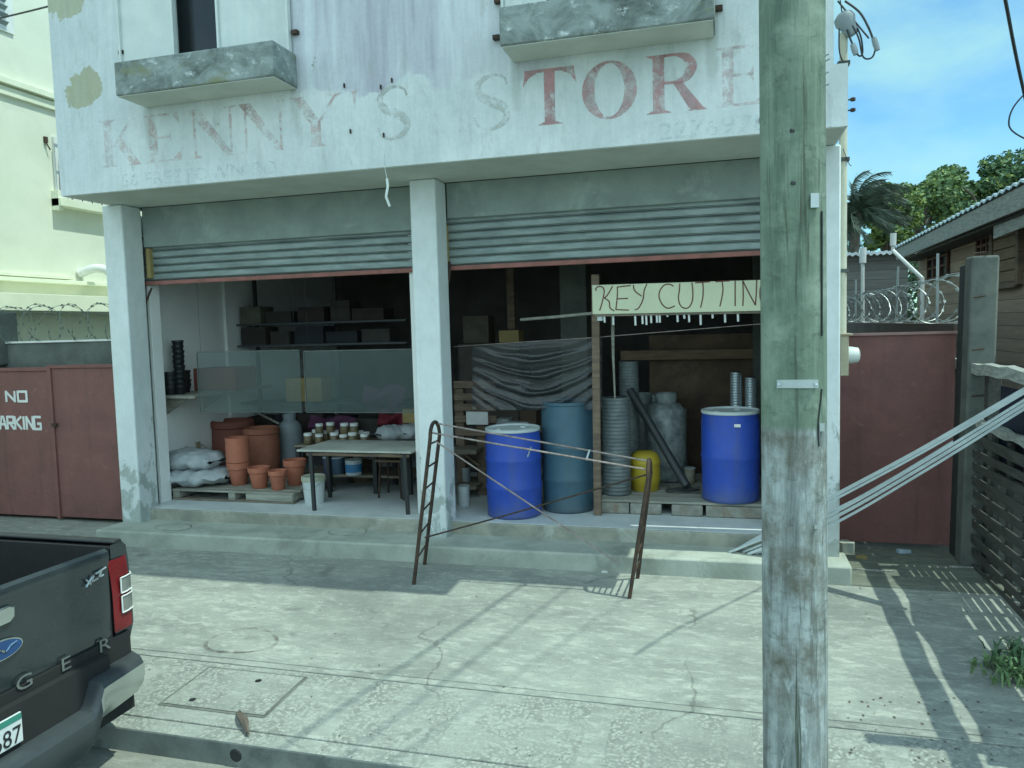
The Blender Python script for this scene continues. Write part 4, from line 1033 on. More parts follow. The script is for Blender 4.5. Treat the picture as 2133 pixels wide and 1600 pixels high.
# ------------------------------------------------------------------ barrier of two ladder frames
lf, lb = PG(862,1217), Vector((-2.74,6.60,gz(6.6)))
rf, rb = PG(1311,1246), Vector((-.745,6.58,gz(6.58)))
Br = thing('steel_barrier', 'rusty steel barrier of two ladder shaped ends joined by thin bars before the steps', 'barrier', (lf+rf)/2)
def ladder(a, b, top, rungs, bow):
    """U shaped frame with rungs: feet a, b and crown top"""
    f = MB(); dirv = Vector((0,1,0)); w = .115
    ta, tb = top-dirv*w+Vector((0,0,-.13)), top+dirv*w+Vector((0,0,-.13))
    arc = [top+dirv*(-w*math.cos(t))+Vector((0,0,-.13+.13*math.sin(t))) for t in (math.pi*i/10 for i in range(1,10))]
    kink = Vector((.025,0,.12))
    f.tube([a, a+(ta-a)*.10+kink*.12, a+(ta-a)*.5+bow*.6, ta]+arc+[tb, b+(tb-b)*.5+bow*.6, b+(tb-b)*.10, b], .017, 8)
    m_ = MB()
    for r in rungs: m_.tube([a+(ta-a)*r, b+(tb-b)*r], .0085, 6)
    return f, m_
ltop = P(905,879,y=6.33); rtop = P(1352,958,y=6.33)
fr, ru = ladder(lf, lb, ltop, (.17,.34,.50,.65,.80,.96), Vector((.0,0,0)))
e1 = build(fr, 'end_frame', RUST, Br); build(ru, 'rung', RUST, e1)
fr, ru = ladder(rf, rb, rtop, (.17,.34,.50,.65,.80,.96), Vector((.0,0,0)))
e2 = build(fr, 'end_frame', RUST, Br); build(ru, 'rung', RUST, e2)
f = MB(); dl = Vector((0,.05,0))
f.tube([ltop+Vector((0,.05,-.02)), rtop+Vector((0,.05,-.02))], .008, 7); build(f, 'top_bar', RUSTL, Br)
f = MB(); f.tube([ltop+Vector((0,-.06,-.09)), rtop+Vector((0,-.07,-.07))], .008, 7); build(f, 'top_bar', RUSTL, Br)
f = MB(); f.tube([P(908,920,y=6.28), P(1290,1175,y=6.5)], .0075, 7); build(f, 'diagonal_brace', RUSTL, Br)
f = MB(); f.tube([P(885,1120,y=6.42), P(1060,1072,y=6.5), P(1360,985,y=6.55)], .008, 7); build(f, 'lower_brace', RUST, Br)
f = MB(); q = P(1228,945,y=6.32); f.tube([q+Vector((-.02,-.05,-.05)), q+Vector((.0,0,.03)), q+Vector((.01,.05,.02))], .008, 6); build(f, 'tie', ZINC, Br)
f = MB(); q = P(1104,940,y=6.32); f.tube([q+Vector((-.01,-.05,-.04)), q+Vector((.0,.04,.03))], .006, 6); build(f, 'tie', ZINC, Br)

# ------------------------------------------------------------------ pickup, tail at x = -3.40
TX = -3.40
Tk = thing('pickup_truck', 'dark pickup truck parked at the kerb with tailgate toward the right', 'pickup', (TX-2.4, 2.78, -.275))
yc = 2.80; hw = .875; yR = yc+hw; yL = yc-hw; ztp = P(225,1138,x=TX).z
def lx(pts, x0, x1, mi=0): return pts
tw = .70                         # half width of tailgate
b = MB()
# tailgate panel with rolled top lip and a slight crease
prof = [(-.03,ztp-.02),(0.0,ztp-.005),(.022,ztp-.02),(.03,ztp-.05),(.022,ztp-.085),(.012,ztp-.12),(.014,ztp-.32),(.012,ztp-.34),(.006,ztp-.50),(-.01,ztp-.56)]
b.strip([[(TX+dx, yc-tw+2*tw*j/12, z+.006*(1-((j-6)/6)**2)) for j in range(13)] for dx, z in prof])
tg = build(b, 'tailgate', CAR, Tk, smooth=30)
b = MB()
for yy in (yc-tw-.012, yc+tw): b.box(TX-.03, TX+.004, yy, yy+.012, ztp-.54, ztp-.03)
build(b, 'tailgate_gap', BLACKR, Tk)
# bed: outer sides, rails, inner box
b = MB(); L = 1.55
for s_, y in ((1,yR),(-1,yL)):
    o_ = -s_
    pr = [(y-s_*.10, ztp+.0),(y-s_*.045, ztp+.006),(y-s_*.012, ztp-.03),(y, ztp-.12),(y+s_*.012, ztp-.35),(y+s_*.01, ztp-.50),(y-s_*.05, ztp-.66)]
    b.strip([[(TX-.005-L*i/6+(.03 if i == 0 else 0)*0, yy, zz) for yy, zz in pr] for i in range(7)])
    b.strip([[(TX-.005, yy, zz) for yy, zz in pr], [(TX-.005, y-s_*.13, zz) for yy, zz in pr]])
body = build(b, 'bed_side', CAR, Tk, smooth=40)
b = MB()
b.box(TX-L, TX-.03, yL+.10, yR-.10, ztp-.52, ztp-.49)
for yy in (yL+.09, yR-.125): b.box(TX-L, TX-.02, yy, yy+.035, ztp-.52, ztp-.012)
b.box(TX-L, TX-L+.03, yL+.1, yR-.1, ztp-.52, ztp-.005); b.box(TX-.062, TX-.032, yc-tw, yc+tw, ztp-.5, ztp-.03)
for i in range(9): b.box(TX-L, TX-.06, yc-.62+i*.15, yc-.55+i*.15, ztp-.49, ztp-.478)
build(b, 'bed_liner', BLACKR, Tk, bevel=.004)
b = MB()
for yy in (yL+.045, yR-.115): b.box(TX-L, TX-.0, yy, yy+.07, ztp+.002, ztp+.018)
build(b, 'rail_cap', BLACK, Tk, bevel=.006)
# cab and bonnet
b = MB(); cs = [(-1.58,ztp-.62),(-1.58,ztp+.02),(-1.72,ztp+.50),(-2.0,ztp+.56),(-2.9,ztp+.55),(-3.35,ztp+.12),(-4.45,ztp+.02),(-4.6,ztp-.25),(-4.6,ztp-.62)]
b.prism([(TX+x, yL+.02, z) for x, z in cs], (0, 2*hw-.04, 0)); build(b, 'cab', CAR, Tk, bevel=.05)
b = MB(); b.prism([(TX-1.60,yc-.6,ztp+.08),(TX-1.60,yc+.6,ztp+.08),(TX-1.712,yc+.55,ztp+.44),(TX-1.712,yc-.55,ztp+.44)], (.012,0,.004)); build(b, 'rear_window', DARKIN, Tk)
b = MB()
for yy in (yL+.012, yR-.024): b.prism([(TX-1.9,yy,ztp+.1),(TX-3.15,yy,ztp+.1),(TX-2.85,yy,ztp+.46),(TX-2.0,yy,ztp+.48)], (0,.012,0))
build(b, 'side_window', DARKIN, Tk)
for wx in (-.78,-3.75):
    for yy in (yL+.02, yR-.22):
        w = MB(); tl = Matrix.Rotation(math.pi/2,3,'X')
        w.lathe([(.20,-.1),(.31,-.11),(.345,-.07),(.345,.07),(.31,.11),(.20,.1)], (TX+wx, yy+.10, .07), 28, tilt=tl); wo = build(w, 'wheel', BLACKR, Tk)
        w = MB(); w.lathe([(.0,-.085),(.20,-.088),(.205,.088),(.0,.085)], (TX+wx, yy+.10, .07), 20, tilt=tl); build(w, 'rim', ZINC, wo)
b = MB(); b.box(TX-4.4,TX-.25,yc-.5,yc+.5,.03,.42); build(b, 'underbody', BLACKR, Tk)
# tail lights
for s_ in (1,-1):
    b = MB(); yo = yc+s_*hw; yi = yc+s_*(tw+.012)
    zt_, zb = ztp-.085, ztp-.50
    sec = [(TX+.022, yi),(TX+.028, (yi+yo)/2),(TX+.015, yo-s_*.02),(TX-.03, yo+s_*.012),(TX-.12, yo+s_*.02)]
    zs = [zb, zb+.10, zb+.115, zb+.205, zb+.22, zb+.31, zt_]
    def mid(k): return 0
    rows = [[(x-.02*max(0,(z-zt_+.15)/.15), y, z) for x, y in sec] for z in zs]
    b.strip(rows)
    tl_ = build(b, 'tail_light', REDL, Tk, smooth=40)
    for za, zb_ in ((zb+.10,zb+.195),(zb+.215,zb+.305)):
        b = MB(); q = [(TX+.034, yi+.32*(yo-yi), 0),(TX+.034,(yi+yo)/2+s_*.01,0),(TX+.021,yo-s_*.018,0),(TX-.02,yo+s_*.014,0)]
        b.strip([[(x, y, za) for x, y, _ in q], [(x, y, zb_) for x, y, _ in q]]); build(b, 'lens', CLEARL, tl_, smooth=40)
        b = MB()
        for zz in (za, zb_): b.tube([(x+.003, y, zz) for x, y, _ in q], .0045, 5)
        b.tube([(q[0][0]+.003, q[0][1], za), (q[0][0]+.003, q[0][1], zb_)], .0045, 5); build(b, 'lens_trim', WHITE, tl_)
# bumper
zt_ = P(285,1368,x=TX+.12).z
b = MB(); n = 18; rows = []
def bump_sec(t):
    """t from -1 (far side) to 1; cross section of the chrome bumper"""
    y = yc+t*(hw+.02); curve = -.05*abs(t)**2.2-.20*max(0,abs(t)-.90)/.10*.9
    step = .13*(1-min(1, max(0, (abs(t)-.46)/.07)))
    top = zt_-.015-step; x0 = TX+.17+curve
    return [(TX+.02+min(0,curve), y, top-.005),(x0-.05, y, top+.004),(x0-.015, y, top-.006),(x0, y, top-.035),(x0+.006, y, top-.10),(x0-.004, y, top-.125),(x0-.01, y, top-.15),(x0-.06, y, top-.235+.02*abs(t)),(x0-.12, y, top-.25+.04*abs(t))]
secs = [bump_sec(-1+2*i/72) for i in range(73)]
b.strip([q[:4] for q in secs], 1)
b.strip([q[3:] for q in secs], 0)
bo = build(b, 'bumper', [CHROMED, PADM], Tk, smooth=40, fixn=False)
for p in bo.data.polygons:
    c = p.center+Vector(Tk.location)
    if abs(c.y-yc) < .44: p.material_index = 1
b = MB(); b.box(TX-.05, TX+.012, yL+.04, yR-.04, .02, ztp-.53); b.box(TX+.012, TX+.06, yc-.62, yc+.62, zt_-.16, ztp-.585); build(b, 'step_recess', BLACKR, Tk)
# plate, badge, handle, letters
ey = Vector((0,1,0)); ez = Vector((0,0,1))
pr_ = P(46,1490,x=TX+.08); pbm = P(46,1545,x=TX+.08)
b = MB(); b.box(TX+.065, TX+.078, pr_.y-.32, pr_.y, pbm.z, pr_.z+.02); pl = build(b, 'number_plate', ADHS, Tk, bevel=.003)
b = MB(); b.box(TX+.079, TX+.0805, pr_.y-.318, pr_.y-.004, pr_.z-.012, pr_.z+.018); build(b, 'plate_band', GREENP, pl, smooth=0)
build(text_mb('687', .085, (TX+.0815, pr_.y-.165, pbm.z+.012), (0,1,0), (0,0,1), squeeze=.88), 'plate_number', BLACK, pl, smooth=0, fixn=False)
cen = P(2,1357,x=TX+.03)
b = MB(); N = 36
def oval(rx, rz, x): return [(x, cen.y+rx*math.cos(2*math.pi*i/N), cen.z+rz*math.sin(2*math.pi*i/N)) for i in range(N)]
b.prism(oval(.125,.052,TX+.014), (.014,0,0)); bd = build(b, 'oval_badge', CHROME, tg, bevel=.003)
b = MB(); b.prism(oval(.114,.043,TX+.029), (.003,0,0)); build(b, 'badge_face', BLUEB, bd, smooth=0)
b = MB(); sc_ = smooth_path([(TX+.034,cen.y-.085,cen.z-.005),(TX+.034,cen.y-.06,cen.z+.018),(TX+.034,cen.y-.04,cen.z-.018),(TX+.034,cen.y-.01,cen.z+.008),(TX+.034,cen.y+.02,cen.z-.010),(TX+.034,cen.y+.05,cen.z+.010),(TX+.034,cen.y+.085,cen.z+.018)], 5)
b.tube(sc_, .005, 5); build(b, 'badge_script', CHROME, bd)
hc = P(-30,1300,x=TX+.03)
b = MB(); b.prism([(TX+.013, hc.y-.16+a*.32, hc.z+c_) for a, c_ in ((0,.035),(.9,.045),(1,.03),(.99,-.02),(.9,-.045),(0,-.045))], (.02,0,0)); build(b, 'tailgate_handle', CHROME, tg, bevel=.008)
TLM = plain('grey_letter', (.26,.28,.27), .35, .5)
for i, ch in enumerate('RANGER'):
    uc = {3:(48,1421),4:(140,1380),5:(218,1342)}
    if i in uc: q = P(*uc[i], x=TX+.02)
    else: q = Vector((TX, P(48,1421,x=TX+.02).y-(3-i)*.26, P(48,1421,x=TX+.02).z+.01*(3-i)))
    t_ = text_mb(ch, .072, (TX+.0205, q.y-.045, q.z-.036), (0,1,0), (0,0,1), squeeze=1.45)
    build(t_, 'tailgate_letter', TLM, tg, smooth=0, fixn=False)
q = P(199,1203,x=TX+.02)
b = MB()
def cl(pts, r=.006):
    b.tube([(TX+.026, q.y+a, q.z+c_) for a, c_ in pts], r, 5)
b.v = []; b.f = []; b.m = []
cl([(-.075,-.03),(-.03,.012)]); cl([(-.07,.01),(-.04,-.024)]); cl([(-.02,.018),(-.032,-.012),(.01,-.008)]); cl([(-.005,.022),(.07,.036)]); cl([(.035,.026),(.022,-.004)]); cl([(.03,-.004),(.05,.0)])
build(b, 'trim_badge', plain('bright_badge', (.62,.66,.66), .35, .6), tg)

# ------------------------------------------------------------------ shop goods: shared makers
FZ = .292
def drum(name, label, c, r, h, mat, lid=None, ribs=(.34,.66), cat='drum', group=None):
    o = thing(name, label, cat, c, group); f = MB()
    pr = [(r*.93,0),(r*.97,.008),(r*.985,.03),(r*.965,.045)]
    for rb in ribs: pr += [(r*.985,h*rb-.03),(r*1.012,h*rb-.008),(r*1.012,h*rb+.008),(r*.985,h*rb+.03)]
    pr += [(r*.985,h-.10),(r*.95,h-.035),(r*.955,h-.022)]
    f.lathe([(a, b) for a, b in pr], c, 40); build(f, 'body', mat, o, smooth=50)
    if lid:
        f = MB(); f.lathe([(r*.955,h-.022),(r*.985,h-.016),(r*.985,h+.012),(r*.95,h+.014),(r*.93,h-.004),(r*.4,h-.010),(.0,h-.008)], c, 40); build(f, 'lid', lid, o, smooth=40)
        f = MB(); f.lathe([(.035,h-.008),(.035,h+.008),(.0,h+.009)], Vector(c)+Vector((r*.25,r*.5,0)), 14); f.lathe([(.03,h-.008),(.03,h+.006),(.0,h+.007)], Vector(c)+Vector((-r*.45,-r*.3,0)), 14); build(f, 'bung', lid, o)
    return o
c = P(1072,1085,z=FZ); c = P(1072,1050,y=c.y+.285); d1 = Vector((c.x, c.y, FZ))
drum('plastic_drum', 'bright blue drum with pale lid standing on the shop floor edge', d1, .285, .885, BLUE, LID, group='blue plastic drums')
# wooden platform of the right bay
Pf = thing('wooden_platform', 'low platform of grey planks under the right hand drum', 'platform', (-.4,8.3,FZ))
f = MB(); xa = P(1248,1070,y=7.62).x
for i in range(9): f.box(xa, .43, 7.66+i*.17, 7.66+i*.17+.158, FZ+.115, FZ+.14)
build(f, 'plank', WOODP, Pf, bevel=.004)
f = MB()
for a, b_ in ((0,.30),(.31,.62),(.72,1.02),(1.05,1.70)): f.box(xa+a, min(.43,xa+b_), 7.64, 7.74, FZ+.002, FZ+.112)
f.box(xa, .43, 8.5, 8.6, FZ+.002, FZ+.112)
build(f, 'bearer', M('rough_block', (.34,.34,.29), (.20,.20,.17), 7, dirt=(.24,.17,.12)), Pf, bevel=.012)
PZ = FZ+.141
c = P(1522,1052,z=PZ); c = P(1522,1030,y=c.y+.285); drum('plastic_drum', 'blue drum with pale lid on the plank platform beside the pole', Vector((c.x,c.y,PZ)), .285, .885, BLUE, LID, ribs=(.5,), group='blue plastic drums')
q = P(1536,887,y=c.y-.29); f = MB(); f.box(q.x-.03,q.x+.03,q.y-.004,q.y,q.z-.015,q.z+.015)
tag(build(f, 'paper_label', WHITE, bevel=.002), 'small white sticker on the blue drum on the platform', 'sticker')
c = P(1184,1072,z=FZ); yb_ = c.y+.27; c = P(1184,1000,y=yb_)
drum('tall_barrel', 'tall dull teal barrel standing behind the bright blue drum', Vector((c.x,c.y,FZ)), .272, 1.12, TEAL, TEAL, ribs=(.3,.6), cat='barrel')
# post
f = MB(); a, b = P(1245,1070,y=7.56), P(1240,572,y=7.56)
f.bar(Vector((a.x,7.56,FZ)), Vector((b.x,7.56,b.z)), .075, .05, (0,1,0)); Pw = tag(build(f, 'timber_post', WOOD, bevel=.004), 'upright timber post holding the left end of the KEY CUTTING sign', 'post')
# mesh rolls
def roll(label, c, r, h, rings, mat, group=None, open_top=True):
    o = thing('mesh_roll', label, 'wire roll', c, group); f = MB(); pr = []
    for i in range(rings):
        z = h*i/rings; pr += [(r*.945,z),(r,z+h/rings*.35),(r,z+h/rings*.6),(r*.945,z+h/rings*.95)]
    f.lathe(pr, c, 26); build(f, 'roll', mat, o, smooth=60)
    f = MB(); f.lathe([(r*.55,h*.99),(r*.7,h*1.003),(r*.93,h*.99)], c, 22); build(f, 'inner_turns', BLACK, o)
    return o
c = P(1285,1035,z=PZ); roll('tall grey roll of wire mesh beside the timber post', Vector((P(1285,1000,y=7.95).x,7.95,PZ)), .15, 1.02, 26, MESH, 'wire mesh rolls')
q = P(1312,900,y=8.55); roll('dark roll of wire mesh standing behind the tall grey roll', Vector((q.x,8.55,PZ)), .11, 1.36, 40, MESH, 'wire mesh rolls')
for u, vt, lab in ((1533,775,'pale roll of wire mesh left of two behind the platform drum'),(1564,786,'pale roll of wire mesh right of two behind the platform drum')):
    q = P(u,vt,y=8.9); roll(lab, Vector((q.x,8.9,PZ)), .065, q.z-PZ, 40, GALV, 'wire mesh rolls')
# black pipe leaning
f = MB(); f.tube([P(1430,1012,y=8.05), P(1312,812,y=8.45)], .045, 14); f.tube([P(1430,1012,y=8.05)+Vector((0,0,.001)), P(1429,1010,y=8.06)], .047, 14); tag(build(f, 'plastic_pipe', plain('black_pipe', (.035,.042,.045), .5)), 'thick black pipe leaning diagonally across the wrapped cylinders', 'pipe')
# wrapped gas cylinders
def cyl(label, c, r, h, mat, name='gas_cylinder', group=None):
    o = thing(name, label, 'gas cylinder', c, group); f = MB()
    f.lathe([(r*.85,0),(r*.98,.02),(r,.06),(r,h*.76),(r*.93,h*.86),(r*.70,h*.93),(r*.3,h*.96),(.05,h*.97)], c, 26); build(f, 'body', mat, o, smooth=60)
    f = MB(); f.lathe([(r*.5,h*.93),(r*.55,h),(r*.55,h*1.06),(r*.50,h*1.06),(r*.48,h*.95)], c, 20); build(f, 'collar', mat, o)
    f = MB(); f.lathe([(.03,h*.96),(.03,h*1.01),(.015,h*1.02),(.0,h*1.03)], c, 10); build(f, 'valve', RUST, o)
    return o
q = P(1388,920,y=8.75); cyl('plastic wrapped gas cylinder under the crossing black pipe', Vector((q.x,8.75,PZ)), .225, .93, WRAP, group='wrapped gas cylinders')
q = P(1338,920,y=9.1); cyl('plastic wrapped gas cylinder half hidden behind the black pipe', Vector((q.x,9.1,PZ)), .22, .90, WRAP, group='wrapped gas cylinders')
q = P(1368,836,y=9.35)
f = MB(); f.box(q.x-.22,q.x+.22,9.3,9.6,q.z-.09,q.z+.07); Bx = tag(build(f, 'white_box', LID, bevel=.01), 'small white box on top of stock behind the wrapped cylinders', 'box')
f = MB(); f.tube(smooth_path([P(1368,850,y=9.25),P(1372,832,y=9.25),P(1384,828,y=9.25),P(1392,838,y=9.25),P(1394,852,y=9.25)],5), .014, 8); tag(build(f, 'black_hose', BLACK), 'short black hose looped over the small white box', 'hose')
f = MB(); f.box(q.x-.35,q.x+.35,9.28,9.62,PZ,q.z-.091); tag(build(f, 'stock_crate', WOODP, bevel=.01), 'wooden crate under the small white box behind the cylinders', 'crate')
# yellow drum
q = P(1343,985,y=8.2); r = .165
Yd = thing('yellow_tub', 'yellow plastic tub with domed lid beside the tall mesh roll', 'tub', (q.x,8.2,PZ))
zt_ = P(1343,940,y=8.2).z
f = MB(); hh = zt_-PZ; f.lathe([(r*.86,0),(r*.9,.01),(r*.9,.05),(r*.95,.06),(r,hh*.4),(r*.98,hh*.72)], (q.x,8.2,PZ), 28); build(f, 'body', YELLOWP, Yd, smooth=50)
f = MB(); f.lathe([(r*1.03,hh*.70),(r*1.04,hh*.76),(r*.98,hh*.80),(r*.85,hh*.92),(r*.6,hh),(.0,hh*1.01)], (q.x,8.2,PZ), 28); build(f, 'lid', YELLOWP, Yd, smooth=40)
# tins on platform
def tin(label, c, r, h, mat, lidm, name='paint_tin', group=None, cat='tin', handle=False, band=None):
    o = thing(name, label, cat, c, group); f = MB()
    f.lathe([(r*.93,0),(r*.95,h*.02),(r,h*.96),(r*1.0,h*.97)], c, 24); build(f, 'body', mat, o, smooth=50)
    f = MB(); f.lathe([(r*1.02,h*.955),(r*1.03,h*.99),(r*.98,h*1.0),(r*.94,h*.975),(.0,h*.975)], c, 24); build(f, 'lid', lidm, o, smooth=40)
    if band:
        f = MB(); f.lathe([(r*.965+.002,h*.2),(r*.99+.002,h*.74)], c, 24); f.f = f.f[:-2]; f.m = f.m[:-2]; build(f, 'paper_band', band, o, smooth=60, fixn=False)
    if handle:
        f = MB(); f.tube(smooth_path([Vector(c)+Vector((-r*1.04,-.0,h*.9)), Vector(c)+Vector((-r*.6,-r*.85,h*.66)), Vector(c)+Vector((r*.6,-r*.85,h*.66)), Vector(c)+Vector((r*1.04,0,h*.9))],5), .003, 5); build(f, 'handle', ZINC, o)
    return o
q = P(1437,1000,y=8.6); tin('small pale tin on the platform left of the blue drum', Vector((q.x,8.6,PZ)), .06, .17, M('tin_label', (.42,.42,.36), (.30,.24,.15), 12), LID)
# litter of plastic on platform
f = MB(); rr = random.Random(9); rows = []
for i in range(7): rows.append([P(1385+12*i,1012,y=8.0)+Vector((0,.05*j,rr.uniform(0,.05)-.02)) for j in range(6)])
for r_ in rows:
    for p in r_: p.z = PZ+.003+rr.uniform(0,.05)
f.strip(rows); tag(build(f, 'plastic_scrap', FILM, smooth=0), 'crumpled clear plastic lying on the platform by the pipe foot', 'plastic')
# back board wall and beam of right bay
Bw = thing('board_partition', 'brown board partition at the back of the right bay', 'partition', (0,9.75,FZ))
a, b = P(1352,700,y=9.8), P(1650,700,y=9.8)
f = MB(); f.box(a.x, .60, 9.8, 9.84, FZ, P(1400,698,y=9.8).z); build(f, 'board', BOARD, Bw)
f = MB(); q0, q1 = P(1290,742,y=9.5), P(1590,738,y=9.5); f.box(q0.x, .60, 9.62, 9.75, q0.z-.06, q0.z+.06); build(f, 'beam', M('brown_beam', (.24,.17,.11), (.18,.12,.08), 3, st=(1,8,8)), Bw, bevel=.006)
q = P(1590,700,y=9.5); f = MB(); f.box(P(1568,650,y=9.55).x, .60, 9.5, 9.6, FZ, 3.0); build(f, 'upright', POSTC, Bw)
# key cutting sign
SYp = 7.50
tl_, bl_ = P(1233,594,y=SYp), P(1233,655,y=SYp); tr_ = P(1585,583,y=SYp); rx = P(1700,600,y=SYp).x
Ks = thing('key_cutting_sign', 'cream board hand lettered KEY CUTTING hanging in the right bay', 'sign', ((tl_.x+rx)/2,SYp,bl_.z))
sl = (tr_.z-tl_.z)/(tr_.x-tl_.x)
f = MB(); f.prism([(tl_.x,SYp,bl_.z),(rx,SYp,bl_.z+sl*(rx-tl_.x)),(rx,SYp,tl_.z+sl*(rx-tl_.x)),(tl_.x,SYp,tl_.z)], (0,.025,0)); build(f, 'board', SIGN, Ks, bevel=.004)
f = MB(); f.bar((tl_.x+.02,SYp+.03,bl_.z-.012),(rx,SYp+.03,bl_.z-.012+sl*(rx-tl_.x)), .035, .02, (0,0,1)); build(f, 'batten', WOODH, Ks)
GL = [ # strokes in crop pixels 2133/400 of region (1220,540)
 [(120,350),(110,330),(140,305),(185,310),(205,345),(200,400),(180,490),(155,570)], [(300,300),(240,400),(205,430)], [(205,430),(260,470),(270,540),(320,575)],
 [(350,310),(352,400),(335,560)], [(350,310),(500,292)], [(350,440),(470,436)], [(335,560),(480,566)],
 [(530,285),(545,350),(620,410)], [(680,275),(650,350),(635,450),(590,540),(545,565)],
 [(975,300),(930,278),(870,290),(825,350),(815,420),(850,500),(910,545),(990,520)],
 [(1045,270),(1040,350),(1030,430),(1050,510),(1100,545),(1150,530),(1185,460),(1190,360),(1180,260)],
 [(1215,262),(1380,250)], [(1300,258),(1305,330),(1300,430),(1275,540)],
 [(1440,250),(1600,240)], [(1515,248),(1525,340),(1510,440),(1490,525)],
 [(1660,235),(1660,520)], [(1745,520),(1750,400),(1745,240)], [(1745,240),(1810,370),(1885,510)], [(1885,510),(1895,370),(1900,230)],
 [(2060,240),(2010,232),(1950,290),(1935,380),(1950,470),(2010,515),(2070,480),(2072,400)], [(2072,400),(2020,402)]]
f = MB()
for st_ in GL:
    pts = smooth_path([P(1220+x*400/2133, 540+y*400/2133, y=SYp-.002) for x, y in st_], 4)
    for i in range(len(pts)-1):
        f.bar(pts[i], pts[i+1], .0025, .011, None or Vector((0,0,1)) if abs((pts[i+1]-pts[i]).normalized().z) < .9 else Vector((1,0,0)))
build(f, 'lettering', LINK, Ks, smooth=0)
# white sticks hanging under the sign
pegs = [(1259,672,12),(1277,677,20),(1323,678,22),(1338,675,14),(1346,677,22),(1356,673,16),(1368,672,18),(1374,672,16),(1390,660,8),(1411,671,20),(1425,664,10),(1435,671,22),(1459,677,26),(1484,663,13),(1510,672,22),(1537,670,20)]
st0 = None
for u, v, l_ in pegs:
    q = P(u, v-l_, y=SYp+.03); ln = P(u, v, y=SYp+.03)
    f = MB(); f.tube([Vector((q.x,q.y,bl_.z-.022+sl*(q.x-tl_.x))), Vector((q.x+.002,q.y,ln.z))], .010, 8)
    tag(build(f, 'hanging_stick', WHITE), 'short white stick hanging in the row under the KEY CUTTING sign', 'stick', 'white sticks hanging under the sign')
f = MB(); q = P(1250,662,y=SYp+.06); f.lathe([(.035,-.03),(.04,.02),(.0,.025)], q, 14); tag(build(f, 'pale_tub', LID), 'small pale round tub under the left end of the KEY CUTTING sign', 'tub')
f = MB(); f.tube([P(1085,666,y=7.9), P(1160,660,y=7.75), P(1240,652,y=7.6)], .016, 8); tag(build(f, 'bamboo_pole', WOODP), 'pale pole tied level from the post toward the back column', 'pole')
f = MB(); f.tube([P(945,722,y=7.62), P(1240,703,y=7.62), P(1620,672,y=7.62)], .004, 6); tag(build(f, 'washing_line', RUSTL), 'taut line across the right bay carrying the dark film', 'line')
f = MB(); f.tube([P(1276,655,y=7.8), P(1277,740,y=7.8), P(1281,832,y=7.8)], [.02,.014,.008], 8); tag(build(f, 'thin_rod', WOODP), 'thin pale rod hanging below the sign beside the post', 'rod')
# plastic film hung on the line
f = MB(); rows = []; lay = []
nx, nzz = 60, 60
for j in range(nzz+1):
    t = j/nzz; row = []
    for i in range(nx+1):
        s_ = i/nx; u = 984+(1254-984)*s_; vtop = 720-18*s_; vbot = 852+3*math.sin(s_*3.14)
        sag = 1-(2*s_-1)**2
        ph = (t-.42*sag*(.3+.7*t))
        wob = noise.noise(Vector((s_*4,t*5,3)))*.10
        a = math.sin(2*math.pi*(ph*6.5+wob*3+.2)); b = math.sin(2*math.pi*(ph*12+wob*5))
        amp = (.25+.75*sag)*min(1, t*3)
        fold = (.020*a+.010*b)*amp
        lay.append(max(0, min(1, .12+amp*(.45*max(0,a)**4*(.4+1.2*abs(noise.noise(Vector((s_*7,t*3,8)))))+.40*max(0,b)**5*(.3+1.6*abs(noise.noise(Vector((s_*5,t*9,2)))))))))
        q = P(u, vtop+(vbot-vtop)*t, y=7.64); row.append(q+Vector((0,fold,0)))
    rows.append(row)
f.strip(rows); Fm = tag(build(f, 'plastic_film', FILM, smooth=180, fixn=False), 'creased dark plastic film hanging from the line above the blue drum', 'plastic film')
la = Fm.data.attributes.new('layers', 'FLOAT', 'POINT'); la.data.foreach_set('value', lay)   # how many layers of film lie folded together
# dim stock at the back of the right bay
a, b = P(952,716,y=9.6), P(1082,716,y=9.6)
Kc = thing('stock_cabinet', 'dark cabinet deep inside the right bay behind the film', 'cabinet', ((a.x+b.x)/2,9.85,FZ))
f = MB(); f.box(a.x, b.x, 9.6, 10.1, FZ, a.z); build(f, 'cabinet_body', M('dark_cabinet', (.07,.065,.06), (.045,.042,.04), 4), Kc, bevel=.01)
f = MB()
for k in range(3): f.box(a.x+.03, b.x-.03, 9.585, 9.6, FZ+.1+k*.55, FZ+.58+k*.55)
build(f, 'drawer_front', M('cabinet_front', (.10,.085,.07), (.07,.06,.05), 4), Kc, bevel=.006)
q0, q1 = P(1040,690,y=9.65), P(1082,716,y=9.65)
f = MB(); f.box(q0.x, q1.x, 9.62, 9.9, a.z+.001, a.z+.16); tag(build(f, 'carton', CARD, bevel=.008), 'small brown carton on the dark cabinet by the back column', 'carton')
q0, q1 = P(965,640,y=9.7), P(1020,716,y=9.7)
f = MB(); f.box(q0.x, q1.x, 9.66, 9.95, a.z+.001, a.z+.36); f.box(q0.x+.02, q1.x-.02, 9.654, 9.66, a.z+.2, a.z+.24); tag(build(f, 'carton', M('dim_carton', (.12,.10,.075), (.08,.07,.055), 5), bevel=.008), 'larger dim carton on the dark cabinet, nearer the middle pillar', 'carton')
q = P(1064,600,y=9.75); f = MB(); f.box(q.x-.05, q.x+.05, 9.72, 9.78, a.z+.17, 3.25); tag(build(f, 'timber_stud', WOOD, bevel=.004), 'upright timber stud beside the back column in the dark', 'post')
